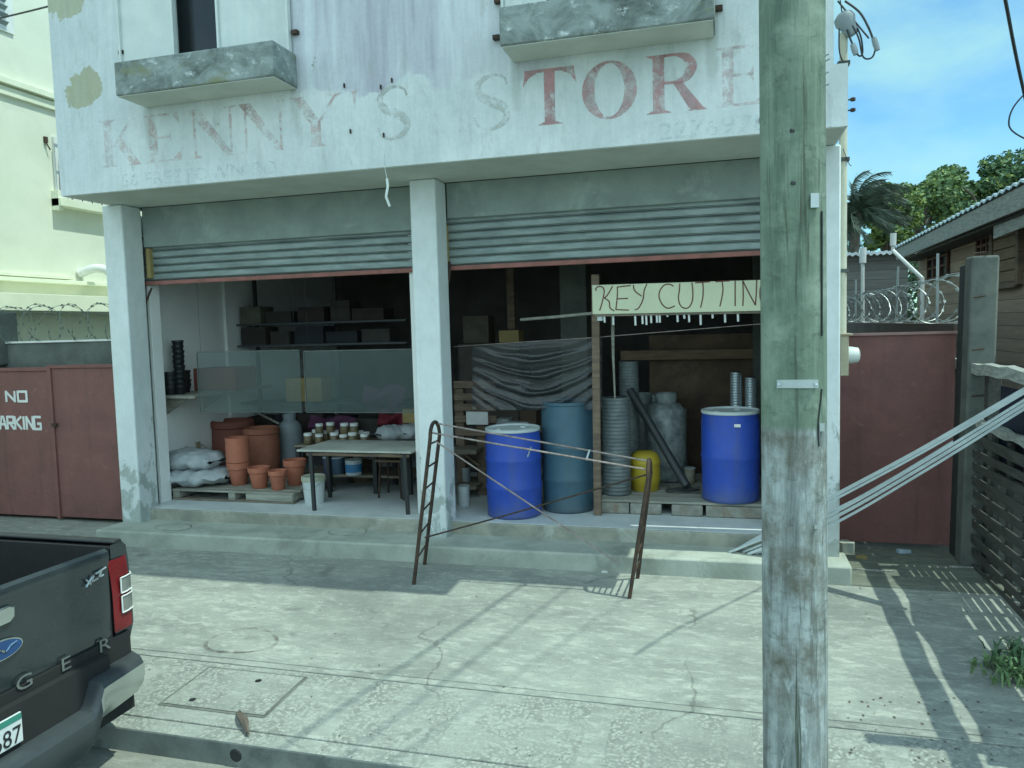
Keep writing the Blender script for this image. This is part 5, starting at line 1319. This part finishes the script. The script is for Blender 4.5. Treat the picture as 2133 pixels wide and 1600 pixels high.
# timber stand at left of right bay
Ws = thing('timber_stand', 'rough dark timber stand with slatted top left of the blue drum', 'stand', (-2.35,8.3,FZ))
x0, x1 = P(945,800,y=8.25).x, P(1032,800,y=8.25).x
f = MB()
for v in (800,826,848,872,900): 
    z = P(980,v,y=8.25).z; f.box(x0, x1, 8.24, 8.27, z-.045, z+.035)
build(f, 'slat', M('dark_slat', (.24,.18,.13), (.15,.11,.08), 4, st=(1,8,8)), Ws, bevel=.004)
f = MB()
for x in (x0+.05, P(1003,900,y=8.3).x): f.box(x-.05, x+.05, 8.27, 8.37, FZ, P(980,795,y=8.3).z)
build(f, 'leg', WOOD, Ws, bevel=.004)
f = MB(); z = P(970,935,y=8.2).z; f.box(x0, P(1005,900,y=8.25).x, 8.0, 8.7, z-.03, z+.02); z = P(970,1010,y=8.2).z; f.box(x0, P(1000,900,y=8.25).x, 8.05, 8.6, z-.02, z+.02); build(f, 'shelf_board', WOODH, Ws, bevel=.004)
f = MB(); f.bar(P(948,930,y=8.2), P(1000,970,y=8.2), .05, .03); build(f, 'brace', WOOD, Ws)
a, b = P(970,858,y=8.2), P(1016,885,y=8.2)
f = MB(); f.box(a.x,b.x,8.21,8.225,b.z,a.z); tag(build(f, 'white_card', WHITE, bevel=.002), 'blank white card fixed to the dark timber stand', 'card')
q = P(968,1064,z=FZ); tin('small white tin on the floor beside the middle pillar', Vector((P(967,1050,y=7.75).x,7.75,FZ)), .062, .22, plain('white_tin', (.62,.68,.70), .4), LID, handle=True)
q = P(972,1008,y=8.3); tin('small grey tin on the lower shelf of the timber stand', Vector((q.x,8.3,P(970,1010,y=8.2).z+.021)), .05, .16, GREYP, LID)
q = P(1052,880,y=8.6); f = MB(); f.box(q.x-.09,q.x+.06,8.5,8.7,q.z-.05,q.z+.05); f.obox((q.x+.16,8.55,q.z), (.14,.02,.0), (-.01,.05,0), (0,0,.02)); tag(build(f, 'paper_packet', LID, bevel=.01), 'pale paper packet behind the lid of the bright blue drum', 'packet')
f = MB(); zz = q.z-.051; f.box(q.x-.35,q.x+.55,8.42,8.95,zz-.04,zz); 
Tb = thing('work_bench', 'dark bench behind the bright blue drum', 'bench', (q.x,8.7,FZ)); build(f, 'bench_top', WOODH, Tb, bevel=.004)
f = MB()
for dx in (-.3,.5): f.box(q.x+dx-.03,q.x+dx+.03,8.5,8.9,FZ,zz-.041)
build(f, 'leg', WOOD, Tb)
q = P(1103,870,y=8.6); f = MB(); f.box(q.x-.09,q.x+.10,8.52,8.8,zz+.001,zz+.20); tag(build(f, 'carton', BOARD, bevel=.006), 'brown carton on the bench beside the teal barrel', 'carton')

# ------------------------------------------------------------------ left bay goods
Pl = thing('wooden_pallet', 'grey wooden pallet carrying the sacks and terracotta pots', 'pallet', (-5.4,7.9,FZ))
X0, X1 = -6.26, -4.66; YA, YB = 7.50, 8.45
f = MB()
for i in range(7): f.box(X0, X1, YA+i*.138, YA+i*.138+.12, FZ+.105, FZ+.127)
build(f, 'deck_board', WOODP, Pl, bevel=.004)
f = MB()
for x in (X0, (X0+X1)/2-.05, X1-.62): f.box(x+.001, x+(.09 if x < X1-.7 else .60), YA+.01, YB-.02, FZ+.024, FZ+.104)
build(f, 'bearer', WOODP, Pl, bevel=.004)
f = MB(); f.box(X0, X1, YA, YA+.1, FZ+.001, FZ+.023); f.box(X0, X1, YB-.1, YB, FZ+.001, FZ+.023); build(f, 'bottom_board', WOODH, Pl)
DZ = FZ+.128
def sack(label, c, L, W, H, rz, seed, lift=0):
    f = MB(); rows = []; n = 22; mm = 18; R3 = Matrix.Rotation(rz,3,'Z')
    for i in range(n+1):
        s_ = -1+2*i/n; e = (1-abs(s_)**4)**.5 if abs(s_) < 1 else 0; ring = []
        e = max(e, .14); wv = max(e, .55 if abs(s_) > .9 else 0)
        for k in range(mm+1):
            a = 2*math.pi*(k%mm)/mm; y = math.cos(a)*W/2*max(wv,.4); z = math.sin(a)
            z = (H*.5*e*(z if z > 0 else z*.95))
            p = Vector((s_*L/2, y, z+H*.5)); p += Vector((0,.03,.03))*min(1, L)*noise.noise(Vector((s_*3+seed,math.cos(a)*2,math.sin(a)*2)))*1.2
            p.z += (.014 if L > .5 else .004)*math.sin(s_*17+a*3+seed)+.008*noise.noise(Vector((s_*14+seed,math.cos(a)*7,math.sin(a)*7)))
            if p.z < .002: p.z = .002
            p.z += lift*s_; ring.append(R3@p+Vector(c))
        rows.append(ring)
    f.strip(rows); return tag(build(f, 'stuffed_sack', SACK, smooth=70), label, 'sack', 'pale sacks on the pallet')
sack('lower pale woven sack at the left end of the pallet', (P(410,1010,y=7.80).x,7.80,DZ), .92, .62, .21, .12, 1)
sack('upper pale woven sack lying across the lower one on the pallet', (P(395,975,y=7.82).x,7.84,DZ+.17), .84, .58, .24, -.12, 2)
def pot(label, c, r, h, mat, name='terracotta_pot', group='terracotta pots', rim=.26, cat='flower pot'):
    o = thing(name, label, cat, c, group); f = MB()
    f.lathe([(r*.62,0),(r*.64,.004),(r*.88,h*(1-rim)),(r*.90,h*(1-rim)+.002)], c, 30); build(f, 'body', mat, o, smooth=40)
    f = MB(); f.lathe([(r*.88,h*(1-rim)-.002),(r*.97,h*(1-rim)+.006),(r,h-.012),(r*.985,h),(r*.9,h-.002),(r*.84,h*.6),(.0,h*.55)], c, 30); build(f, 'rim', mat, o, smooth=40)
    return o
q = P(541,1012,y=7.72); pot('mid sized terracotta pot in the middle of the front row on the pallet', Vector((q.x,7.72,DZ)), .128, .245, TERRA)
q = P(584,1014,y=7.70); pot('smallest terracotta pot at the front right of the pallet', Vector((q.x,7.66,DZ)), .108, .225, TERRA)
q = P(615,990,y=7.95); pot('wide terracotta pot at the right end of the pallet behind the bucket', Vector((q.x,7.95,DZ)), .135, .30, TERRA)
q = P(498,1000,y=7.85)
for i, (lab, r, h, dz) in enumerate((('lowest pot of the tall terracotta stack on the pallet', .135, .27, 0),('second pot nested in the tall terracotta stack on the pallet', .137, .27, .115),('third pot nested in the tall terracotta stack on the pallet', .137, .27, .21),('topmost pot nested in the tall terracotta stack on the pallet', .137, .27, .30))):
    pot(lab, Vector((q.x,7.85,DZ+dz)), r, h, TERRA, rim=.42 if i else .3)
def bigpot(label, c, r, h, mat):
    o = thing('terracotta_pot', label, 'flower pot', c, 'terracotta pots'); f = MB()
    f.lathe([(r*.80,0),(r*.92,h*.06),(r*.98,h*.3),(r,h*.5),(r*.97,h*.78),(r*.93,h*.86)], c, 32); build(f, 'body', mat, o, smooth=50)
    f = MB(); f.lathe([(r*.94,h*.855),(r*1.02,h*.87),(r*1.02,h*.96),(r*.9,h*.985),(r*.8,h*.9),(0,h*.85)], c, 32); build(f, 'rim', mat, o, smooth=40)
zt_ = P(485,872,y=8.75).z; bigpot('huge dark terracotta jar behind the pallet by the white wall', Vector((P(487,930,y=8.75).x,8.75,FZ)), .27, zt_-FZ, TERRAD)
zt_ = P(545,890,y=8.35).z
bigpot('big terracotta jar standing in front of the huge one', Vector((P(546,930,y=8.42).x,8.42,DZ)), .22, zt_-DZ, M('terracotta_mid', (.36,.14,.085), (.29,.11,.07), 4))
zt_ = P(605,866,y=8.8).z; cyl('tall blue grey gas cylinder behind the terracotta pots', Vector((P(606,930,y=8.85).x,8.85,FZ)), .155, (zt_-FZ)*.97, GREYP)
# table
a, b = P(622,944,y=7.28), P(852,931,y=7.28); zt_ = (a.z+b.z)/2
Tt = thing('low_table', 'small table with pale worn top and dark legs in the left bay', 'table', ((a.x+b.x)/2,7.6,FZ))
f = MB(); f.box(a.x, b.x+.04, 7.24, 7.98, zt_-.022, zt_); build(f, 'table_top', M('pale_table_top', (.46,.48,.42), (.36,.38,.34), 4), Tt, bevel=.004)
for x, y in ((P(650,1000,y=7.28).x,7.28),(P(845,1000,y=7.28).x,7.28),(P(700,990,y=7.9).x-.1,7.9),(P(838,990,y=7.9).x,7.9)):
    f = MB(); f.bar((x,y,zt_-.023),(x+.012,y,FZ), .035, .035, (0,1,0)); build(f, 'leg', GREYP if False else plain('dark_leg_%d' % len(bpy.data.materials), (.035,.038,.04), .5), Tt)
f = MB(); f.bar((a.x+.1,7.28,zt_-.05),(b.x,7.28,zt_-.05), .02, .03); f.bar((a.x+.1,7.9,zt_-.12),(b.x,7.9,zt_-.12), .02, .02); build(f, 'table_rail', WOOD, Tt)
# bucket
q = P(655,1046,z=FZ); q = P(655,1040,y=7.62)
Bk = thing('plastic_bucket', 'white plastic bucket with stained lid by the table leg', 'bucket', (q.x,7.62,FZ)); f = MB(); hb = .31; rb_ = .128
f.lathe([(rb_*.82,0),(rb_*.84,.01),(rb_*.97,hb*.82)], (q.x,7.62,FZ), 28); build(f, 'body', plain('white_bucket', (.62,.68,.68), .45), Bk, smooth=50)
f = MB(); f.lathe([(rb_*.97,hb*.82),(rb_*1.05,hb*.83),(rb_*1.06,hb*.98),(rb_*1.0,hb),(rb_*.93,hb*.98),(0,hb*.975)], (q.x,7.62,FZ), 28); build(f, 'lid', M('stained_lid', (.52,.55,.46), (.38,.40,.28), 8), Bk, smooth=40)
f = MB(); f.tube(smooth_path([Vector((q.x-rb_*1.06,7.62,FZ+hb*.88)), Vector((q.x-.05,7.62-rb_*1.05,FZ+hb*.60)), Vector((q.x+.07,7.62-rb_*1.0,FZ+hb*.62)), Vector((q.x+rb_*1.06,7.62,FZ+hb*.88))],5), .0035, 5); build(f, 'handle', ZINC, Bk)
# rack behind the table holding jars
JY = 8.35; zj = P(700,922,y=JY).z
Rk = thing('goods_rack', 'dark low rack behind the table carrying the white lidded jars', 'rack', (-4.2,JY,FZ))
xa, xb = P(632,920,y=JY).x, P(868,920,y=JY).x
f = MB(); f.box(xa, xb, JY-.22, JY+.45, zj-.03, zj); f.box(xa, xb, JY-.15, JY+.40, FZ+.18, FZ+.21); build(f, 'shelf', WOODH, Rk, bevel=.004)
f = MB()
for x in (xa+.03, P(700,960,y=JY).x, P(795,960,y=JY).x, xb-.03): f.box(x-.025, x+.025, JY-.2, JY-.15, FZ, zj-.031); f.box(x-.025, x+.025, JY+.35, JY+.40, FZ, zj-.031)
build(f, 'upright', plain('rack_dark', (.03,.032,.034), .6), Rk)
jm = M('jar_food', (.17,.11,.06), (.13,.14,.07), 14, .3); j0 = None
Jspots = [(647,JY-.12,0),(668,JY-.12,0),(690,JY-.14,0),(716,JY-.16,0),(736,JY-.14,0),(757,JY-.12,0),(655,JY+.06,.0),(678,JY+.06,0),(700,JY+.06,0),(722,JY+.06,0),(744,JY+.06,0),(762,JY+.06,0),(665,JY-.03,.115),(692,JY-.03,.115),(714,JY-.05,.115),(738,JY-.04,.115)]
J = thing('glass_jar', 'squat jar with white screw lid in the cluster behind the table', 'jar', (0,0,0), 'white lidded jars behind the table')
f = MB(); f.lathe([(.038,0),(.042,.006),(.044,.03),(.043,.07),(.036,.082)], (0,0,0), 16); build(f, 'body', jm, J, smooth=60)
f = MB(); f.lathe([(.040,.082),(.041,.106),(.036,.112),(0,.113)], (0,0,0), 16); build(f, 'lid', WHITE, J, smooth=40)
rr_j = random.Random(4)
for i, (u, y, dz) in enumerate(Jspots):
    q = P(u+rr_j.uniform(-6,6), 915, y=y); loc = (q.x, y+rr_j.uniform(-.03,.03), zj+.001+dz)
    if i == 0: J.location = loc; J.scale = (1.22,)*3
    else: copy_thing(J, loc, 'squat jar with white screw lid in the cluster behind the table', sc=rr_j.uniform(1.1,1.35), rz=rr_j.uniform(0,6))
f = MB(); q = P(742,908,y=JY-.2); f.box(q.x-.04,q.x+.04,JY-.215,JY-.195,zj+.001,zj+.07); tag(build(f, 'yellow_packet', YELLOWP, bevel=.003), 'small yellow packet standing among the white lidded jars', 'packet')
# paint pails under table on rack shelf
blueb = plain('blue_paper', (.05,.22,.45), .5)
q = P(740,988,y=8.25); tin('blue banded white paint pail under the table', Vector((q.x,8.22,FZ+.211)), .10, .18, plain('white_pail', (.55,.62,.66), .4), LID, band=blueb, group='paint pails under the table')
q = P(707,980,y=8.3); tin('dark blue paint pail left of the blue banded one', Vector((q.x,8.26,FZ+.211)), .085, .20, plain('navy_pail', (.05,.09,.14), .4), LID, group='paint pails under the table')
q = P(683,990,y=8.2); tin('slim dark tin with silver cap beside the bucket', Vector((q.x,8.2,FZ+.211)), .055, .21, plain('slate_tin', (.06,.07,.12), .4), LID, group='paint pails under the table')
q = P(732,1020,y=8.6); f = MB(); f.lathe([(.16,0),(.21,.1),(.2,.22),(.1,.26),(.0,.27)], (q.x,8.9,FZ), 20); tag(build(f, 'brown_bundle', M('bundle_cloth', (.20,.15,.09), (.13,.10,.06), 8)), 'brown rounded bundle on the floor beneath the rack', 'bundle')
for u, lab in ((800,'thin dark iron stool leg frame under the table, left one'),):
    So = thing('iron_stool', 'dark iron stool standing under the right half of the table', 'stool', (P(818,1000,y=8.05).x,8.1,FZ))
    xs_ = P(818,1000,y=8.05).x
    for dx, dy in ((-.14,-.12),(.14,-.12),(-.14,.14),(.14,.14)):
        f = MB(); f.tube([(xs_+dx,8.08+dy,FZ),(xs_+dx*.8,8.08+dy*.8,FZ+.42)], .013, 6); build(f, 'leg', RUST, So)
    f = MB(); f.box(xs_-.16,xs_+.16,7.93,8.24,FZ+.42,FZ+.445); build(f, 'seat', WOOD, So, bevel=.004)
# red and purple cloths, grey sacks, orange box, yellow carton behind
def cloth(label, u0, v0, u1, v1, y, mat, name='cloth_bundle'):
    a, b = P(u0,v0,y=y), P(u1,v1,y=y); f = MB(); rows = []
    for i in range(13):
        s_ = i/12; rows.append([(a.x+(b.x-a.x)*s_, y+.05*math.sin(j*.9+s_*7)+.28*(1-math.sin(math.pi*min(1,.15+j/8)))*.5, a.z+(b.z-a.z)*j/8+.03*math.sin(s_*8+2)*(1-j/8)) for j in range(9)])
    f.strip(rows); return tag(build(f, name, mat, smooth=60), label, 'cloth')
cloth('purple cloth bale behind the row of white lidded jars', 640, 870, 735, 912, 9.0, PURPLE)
cloth('maroon cloth draped above the grey sacks near the middle pillar', 785, 862, 850, 905, 8.85, MAROON)
cloth('dusky purple cloth seen through the hanging clear sheet', 752, 806, 842, 862, 9.1, plain('dusky_purple', (.16,.07,.13), .8))
sack2 = sack('grey cement sack on the rack beside the middle pillar', (P(812,905,y=8.45).x,8.5,zj+.001), .36, .34, .20, .9, 5); sack2['group'] = 'grey sacks on the rack'
sack3 = sack('second grey cement sack, further right on the rack', (P(846,905,y=8.5).x,8.62,zj+.001), .34, .32, .20, 1.3, 7); sack3['group'] = 'grey sacks on the rack'
q = P(852,868,y=8.7); f = MB(); f.box(q.x-.09,q.x+.1,8.7,8.9,q.z-.08,q.z+.09); tag(build(f, 'carton', CARD, bevel=.005), 'orange brown carton at the back beside the middle pillar', 'carton')
a, b = P(594,788,y=9.2), P(671,837,y=9.2); f = MB(); f.box(a.x,b.x,9.2,9.5,b.z,a.z); f.box(a.x+.01,b.x-.01,9.19,9.2,(a.z+b.z)/2-.02,(a.z+b.z)/2+.02); tag(build(f, 'carton', CARD, bevel=.012), 'yellow carton seen through the hanging clear sheets', 'carton')
DSH = plain('dark_shelf_steel', (.07,.08,.085), .6)
Cb = thing('stock_shelf', 'dark steel shelf at the back of the left bay', 'shelf', (-4.6,9.5,FZ))
xa, xb = P(512,700,y=9.4).x, P(860,700,y=9.4).x
f = MB()
for v in (672,717,838,900): z = P(600,v,y=9.2).z; f.box(xa, xb, 9.18, 9.62, z-.028, z-.002)
build(f, 'shelf_board', DSH, Cb)
f = MB()
for x in (xa, (xa+xb)/2, xb-.04): f.box(x, x+.04, 9.62, 9.66, FZ, 3.2)
build(f, 'upright', DSH, Cb)
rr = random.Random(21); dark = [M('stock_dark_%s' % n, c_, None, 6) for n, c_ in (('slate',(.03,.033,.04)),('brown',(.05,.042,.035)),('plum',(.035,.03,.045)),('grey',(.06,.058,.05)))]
places = ['far left', 'left', 'middle', 'right', 'far right']; rown = {672:'top', 717:'middle', 900:'bottom'}
for v in (672,717,900):
    z = P(600,v,y=9.2).z; x = xa+.05; k = 0
    while x < xb-.35 and k < 5:
        w = rr.uniform(.28,.50); h = rr.uniform(.12,.28) if v != 717 else rr.uniform(.14,.24)
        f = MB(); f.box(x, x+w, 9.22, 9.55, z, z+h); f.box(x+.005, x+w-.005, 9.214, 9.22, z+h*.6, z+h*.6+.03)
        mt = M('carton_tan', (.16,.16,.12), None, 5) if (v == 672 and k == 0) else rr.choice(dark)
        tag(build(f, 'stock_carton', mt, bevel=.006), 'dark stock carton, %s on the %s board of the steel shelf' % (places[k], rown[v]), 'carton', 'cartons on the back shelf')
        x += w+rr.uniform(.02,.12); k += 1
# black pots on wall shelf with red brown box
ws = P(345,823,x=-6.42)
Wsf = thing('wall_shelf', 'pale wall shelf on the white wall under the stacked black pots', 'shelf', (-6.3,7.75,ws.z))
f = MB(); f.box(-6.498, -5.95, 7.60, 9.2, ws.z-.035, ws.z); build(f, 'board', WOODP, Wsf, bevel=.003)
f = MB()
for y in (7.75,8.45): f.prism([(-6.497,y,ws.z-.036),(-6.15,y,ws.z-.036),(-6.497,y,ws.z-.25)], (0,.025,0))
build(f, 'bracket', WOODP, Wsf)
BP = None
def blackstack(u, y, n, lab, r=.065, stepz=.05):
    q = P(u, 815, y=y)
    o = thing('pot_stack', lab, 'plant pots', (q.x,y,ws.z+.001), 'stacks of black plant pots')
    for i in range(n):
        f = MB(); c = Vector((q.x+.004*math.sin(i*2.1),y,ws.z+.001+i*stepz)); f.lathe([(r*.72,0),(r*.95,.085),(r,.088),(r,.105),(r*.9,.105),(r*.6,.02),(0,.02)], c, 18); build(f, 'pot', BLACK, o, smooth=40)
blackstack(355, 7.74, 4, 'short stack of black plant pots at the front of the wall shelf', .085, .055)
blackstack(376, 7.80, 10, 'tallest stack of black plant pots on the wall shelf', .068, .06)
blackstack(385, 8.05, 4, 'short rear stack of black plant pots beside the red brown box', .08, .055)
a, b = P(395,768,y=8.3), P(492,815,y=8.3)
f = MB(); f.box(a.x, b.x, 8.3, 8.75, ws.z+.001, a.z); tag(build(f, 'storage_box', M('red_brown_box', (.26,.085,.06), (.21,.07,.05), 4), bevel=.01), 'red brown box on the wall shelf behind the clear sheet', 'box')
# hanging clear sheets
def sheet(label, u0, u1, v0, v1, y):
    a, b = P(u0,v0,y=y), P(u1,v1,y=y); o = thing('clear_sheet', label, 'clear sheet', ((a.x+b.x)/2,y,b.z), 'hanging clear sheets')
    f = MB(); f.box(a.x, b.x, y, y+.006, b.z, a.z); build(f, 'pane', GLASSS, o, smooth=0)
    f = MB(); f.box(a.x, b.x, y-.004, y+.010, a.z, a.z+.012); f.box(a.x, b.x, y-.004, y+.010, b.z-.008, b.z); f.box(a.x-.008, a.x, y-.004, y+.010, b.z, a.z); build(f, 'edge_strip', DARKC, o)
    f = MB()
    for x in (a.x+.05, b.x-.05): f.tube([(x,y+.003,a.z+.012),(x,y+.003,3.3)], .0015, 4)
    build(f, 'hanging_wire', WIRE, o)
sheet('left hanging clear sheet across the left bay', 410, 629, 735, 858, 7.52)
sheet('right hanging clear sheet next to the middle pillar', 633, 872, 733, 859, 7.53)
f = MB(); q = P(415,928,x=-6.48); f.box(-6.499,-6.48,q.y-.05,q.y+.03,q.z-.06,q.z+.05); Sk = tag(build(f, 'wall_socket', BEIGE, bevel=.004), 'beige socket low on the white side wall above the sacks', 'socket')
f = MB(); f.tube([P(420,925,y=8.2), P(500,985,y=8.2)], .010, 6); tag(build(f, 'thin_cane', WOODP), 'thin cane leaning from the wall socket toward the pot stack', 'cane')
f = MB(); f.tube([P(540,862,y=8.9), P(580,882,y=8.6)], .014, 6); tag(build(f, 'pale_stick', WOODP), 'pale stick resting on the big terracotta jars', 'stick')

# ------------------------------------------------------------------ small litter
def chip(name, label, u, v, sx, sy, sz, mat, cat, rz=0.0, z=None):
    p = PG(u, v) if z is None else P(u, v, z=z); f = MB(); R3 = Matrix.Rotation(rz,3,'Z'); zz = .002
    pts = []
    for i in range(9):
        a = 2*math.pi*i/9; k = 1+.25*math.sin(a*3+u); pts.append(R3@Vector((sx*k*math.cos(a), sy*k*math.sin(a), zz))+p)
    f.prism(pts, (0,0,sz)); return tag(build(f, name, mat, bevel=.002), label, cat)
# weathered scrap standing at the kerb edge
a, b = PG(500,1488), PG(516,1536)
f = MB(); rows = []
for i in range(9):
    t = i/8; c = a+(b-a)*t; w = .014+.022*math.sin(math.pi*min(1,t+.12)); rows.append([(c.x-w, c.y, c.z+.012+.03*math.sin(t*3)), (c.x, c.y, c.z+.03+.03*math.sin(t*3)), (c.x+w, c.y, c.z+.010+.03*math.sin(t*3))])
f.strip(rows); f.strip([[(p[0],p[1],p[2]-.008) for p in r] for r in rows]); tag(build(f, 'wood_scrap', DIRTY), 'curled grey brown scrap lying on the pavement near the kerb', 'scrap')
chip('litter', 'white flat scrap lying at the foot of the step by the barrier', 1259, 1193, .028, .02, .012, WHITE, 'litter')
chip('litter', 'pale blue crumpled plastic on the ground before the plain red gate', 1880, 1152, .06, .03, .03, plain('pale_blue_film', (.45,.58,.68), .4), 'litter', z=0)
chip('litter', 'tan cardboard scrap beside the step end near the plain red gate', 1795, 1163, .05, .04, .02, CARD, 'litter', z=0)
chip('litter', 'long pale strip standing in for a sunlit gap below the plain red gate', 1822, 1190, .16, .012, .012, RAILW, 'litter', z=0)  # pale strip drawn for sunlit ground between shadows
chip('litter', 'pale stick of wood lying under the concrete post', 2000, 1183, .10, .010, .012, RAILW, 'litter', z=0)
chip('concrete_lump', 'broken grey concrete lump at the right end of the step', 1762, 1150, .07, .07, .10, CONC, 'rubble', z=0)
rr = random.Random(77)
lf_ = MB()
for i in range(260):
    if i < 150: u, v = rr.uniform(1760,2133), rr.choice((rr.uniform(1145,1300), rr.uniform(1450,1590)))
    else: u, v = rr.uniform(300,1580), rr.uniform(1230,1590)
    p = PG(u, v) if v > 1215 else P(u, v, z=.004)
    a = rr.uniform(0,6.28); s_ = rr.uniform(.003,.011) if i >= 150 else rr.uniform(.005,.015)
    d = Vector((math.cos(a), math.sin(a), 0))*s_; w = Vector((-d.y, d.x, rr.uniform(0,.5)*s_))*.45; p = p+Vector((0,0,.005))
    lf_.add([p-d, p+w, p+d, p-w], [(0,1,2,3)])
o = build(lf_, 'fallen_leaves', DIRTY, fixn=False, smooth=0); o['label'] = 'scattered dry leaf scraps and grit on the concrete'; o['category'] = 'leaf litter'; o['kind'] = 'stuff'
Sv['group'] = ''
del Sv['group']

# ------------------------------------------------------------------ light and sky
EL, = (math.radians(63.5),)
sun = bpy.data.lights.new('sun', 'SUN'); sun.energy = 2.5; sun.angle = math.radians(.53); sun.color = (.86,1.0,.86)
so = bpy.data.objects.new('sun', sun); C.objects.link(so)
sd = Vector((math.cos(EL), .012, math.sin(EL))).normalized()      # toward the sun, from the right
so.rotation_euler = sd.to_track_quat('Z', 'Y').to_euler(); so.location = (20,0,40)
W = bpy.data.worlds.new("World"); S.world = W; W.use_nodes = True
nt = W.node_tree; bg = nt.nodes['Background']
sky = nt.nodes.new('ShaderNodeTexSky'); sky.sky_type = 'NISHITA'; sky.sun_disc = False; sky.sun_elevation = EL; sky.sun_rotation = math.radians(90)
sky.air_density = 1.0; sky.dust_density = .3; sky.ozone_density = 2.0
tc = nt.nodes.new('ShaderNodeTexCoord'); mp = nt.nodes.new('ShaderNodeMapping'); mp.inputs['Scale'].default_value = (1,1,1.9); mp.inputs['Location'].default_value = CLOUDLOC
nt.links.new(tc.outputs['Generated'], mp.inputs['Vector'])
n1 = nz(nt, mp.outputs['Vector'], 3.4, 9, .55, .15)
n2 = nz(nt, mp.outputs['Vector'], 1.5, 4, .5)
sp_ = nd(nt, 'ShaderNodeSeparateXYZ'); nt.links.new(tc.outputs['Generated'], sp_.inputs[0])
south = ramp(nt, math_(nt, 'MULTIPLY', sp_.outputs['Y'], -1.0), -.05, .45)      # unseen brighter cloud added on the street side to fill the shaded front
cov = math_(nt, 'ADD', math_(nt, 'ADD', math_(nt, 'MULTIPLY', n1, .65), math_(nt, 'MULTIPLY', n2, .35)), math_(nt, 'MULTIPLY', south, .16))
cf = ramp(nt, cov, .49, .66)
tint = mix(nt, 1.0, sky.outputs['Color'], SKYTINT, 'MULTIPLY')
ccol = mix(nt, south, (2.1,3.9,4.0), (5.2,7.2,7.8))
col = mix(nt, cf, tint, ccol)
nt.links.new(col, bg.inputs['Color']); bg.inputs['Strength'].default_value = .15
S.view_settings.view_transform = 'Standard'; S.view_settings.look = 'None'; S.view_settings.exposure = .58; S.view_settings.gamma = 1
S.render.engine = 'CYCLES'
S.cycles.max_bounces = 10; S.cycles.diffuse_bounces = 8; S.cycles.transparent_max_bounces = 12
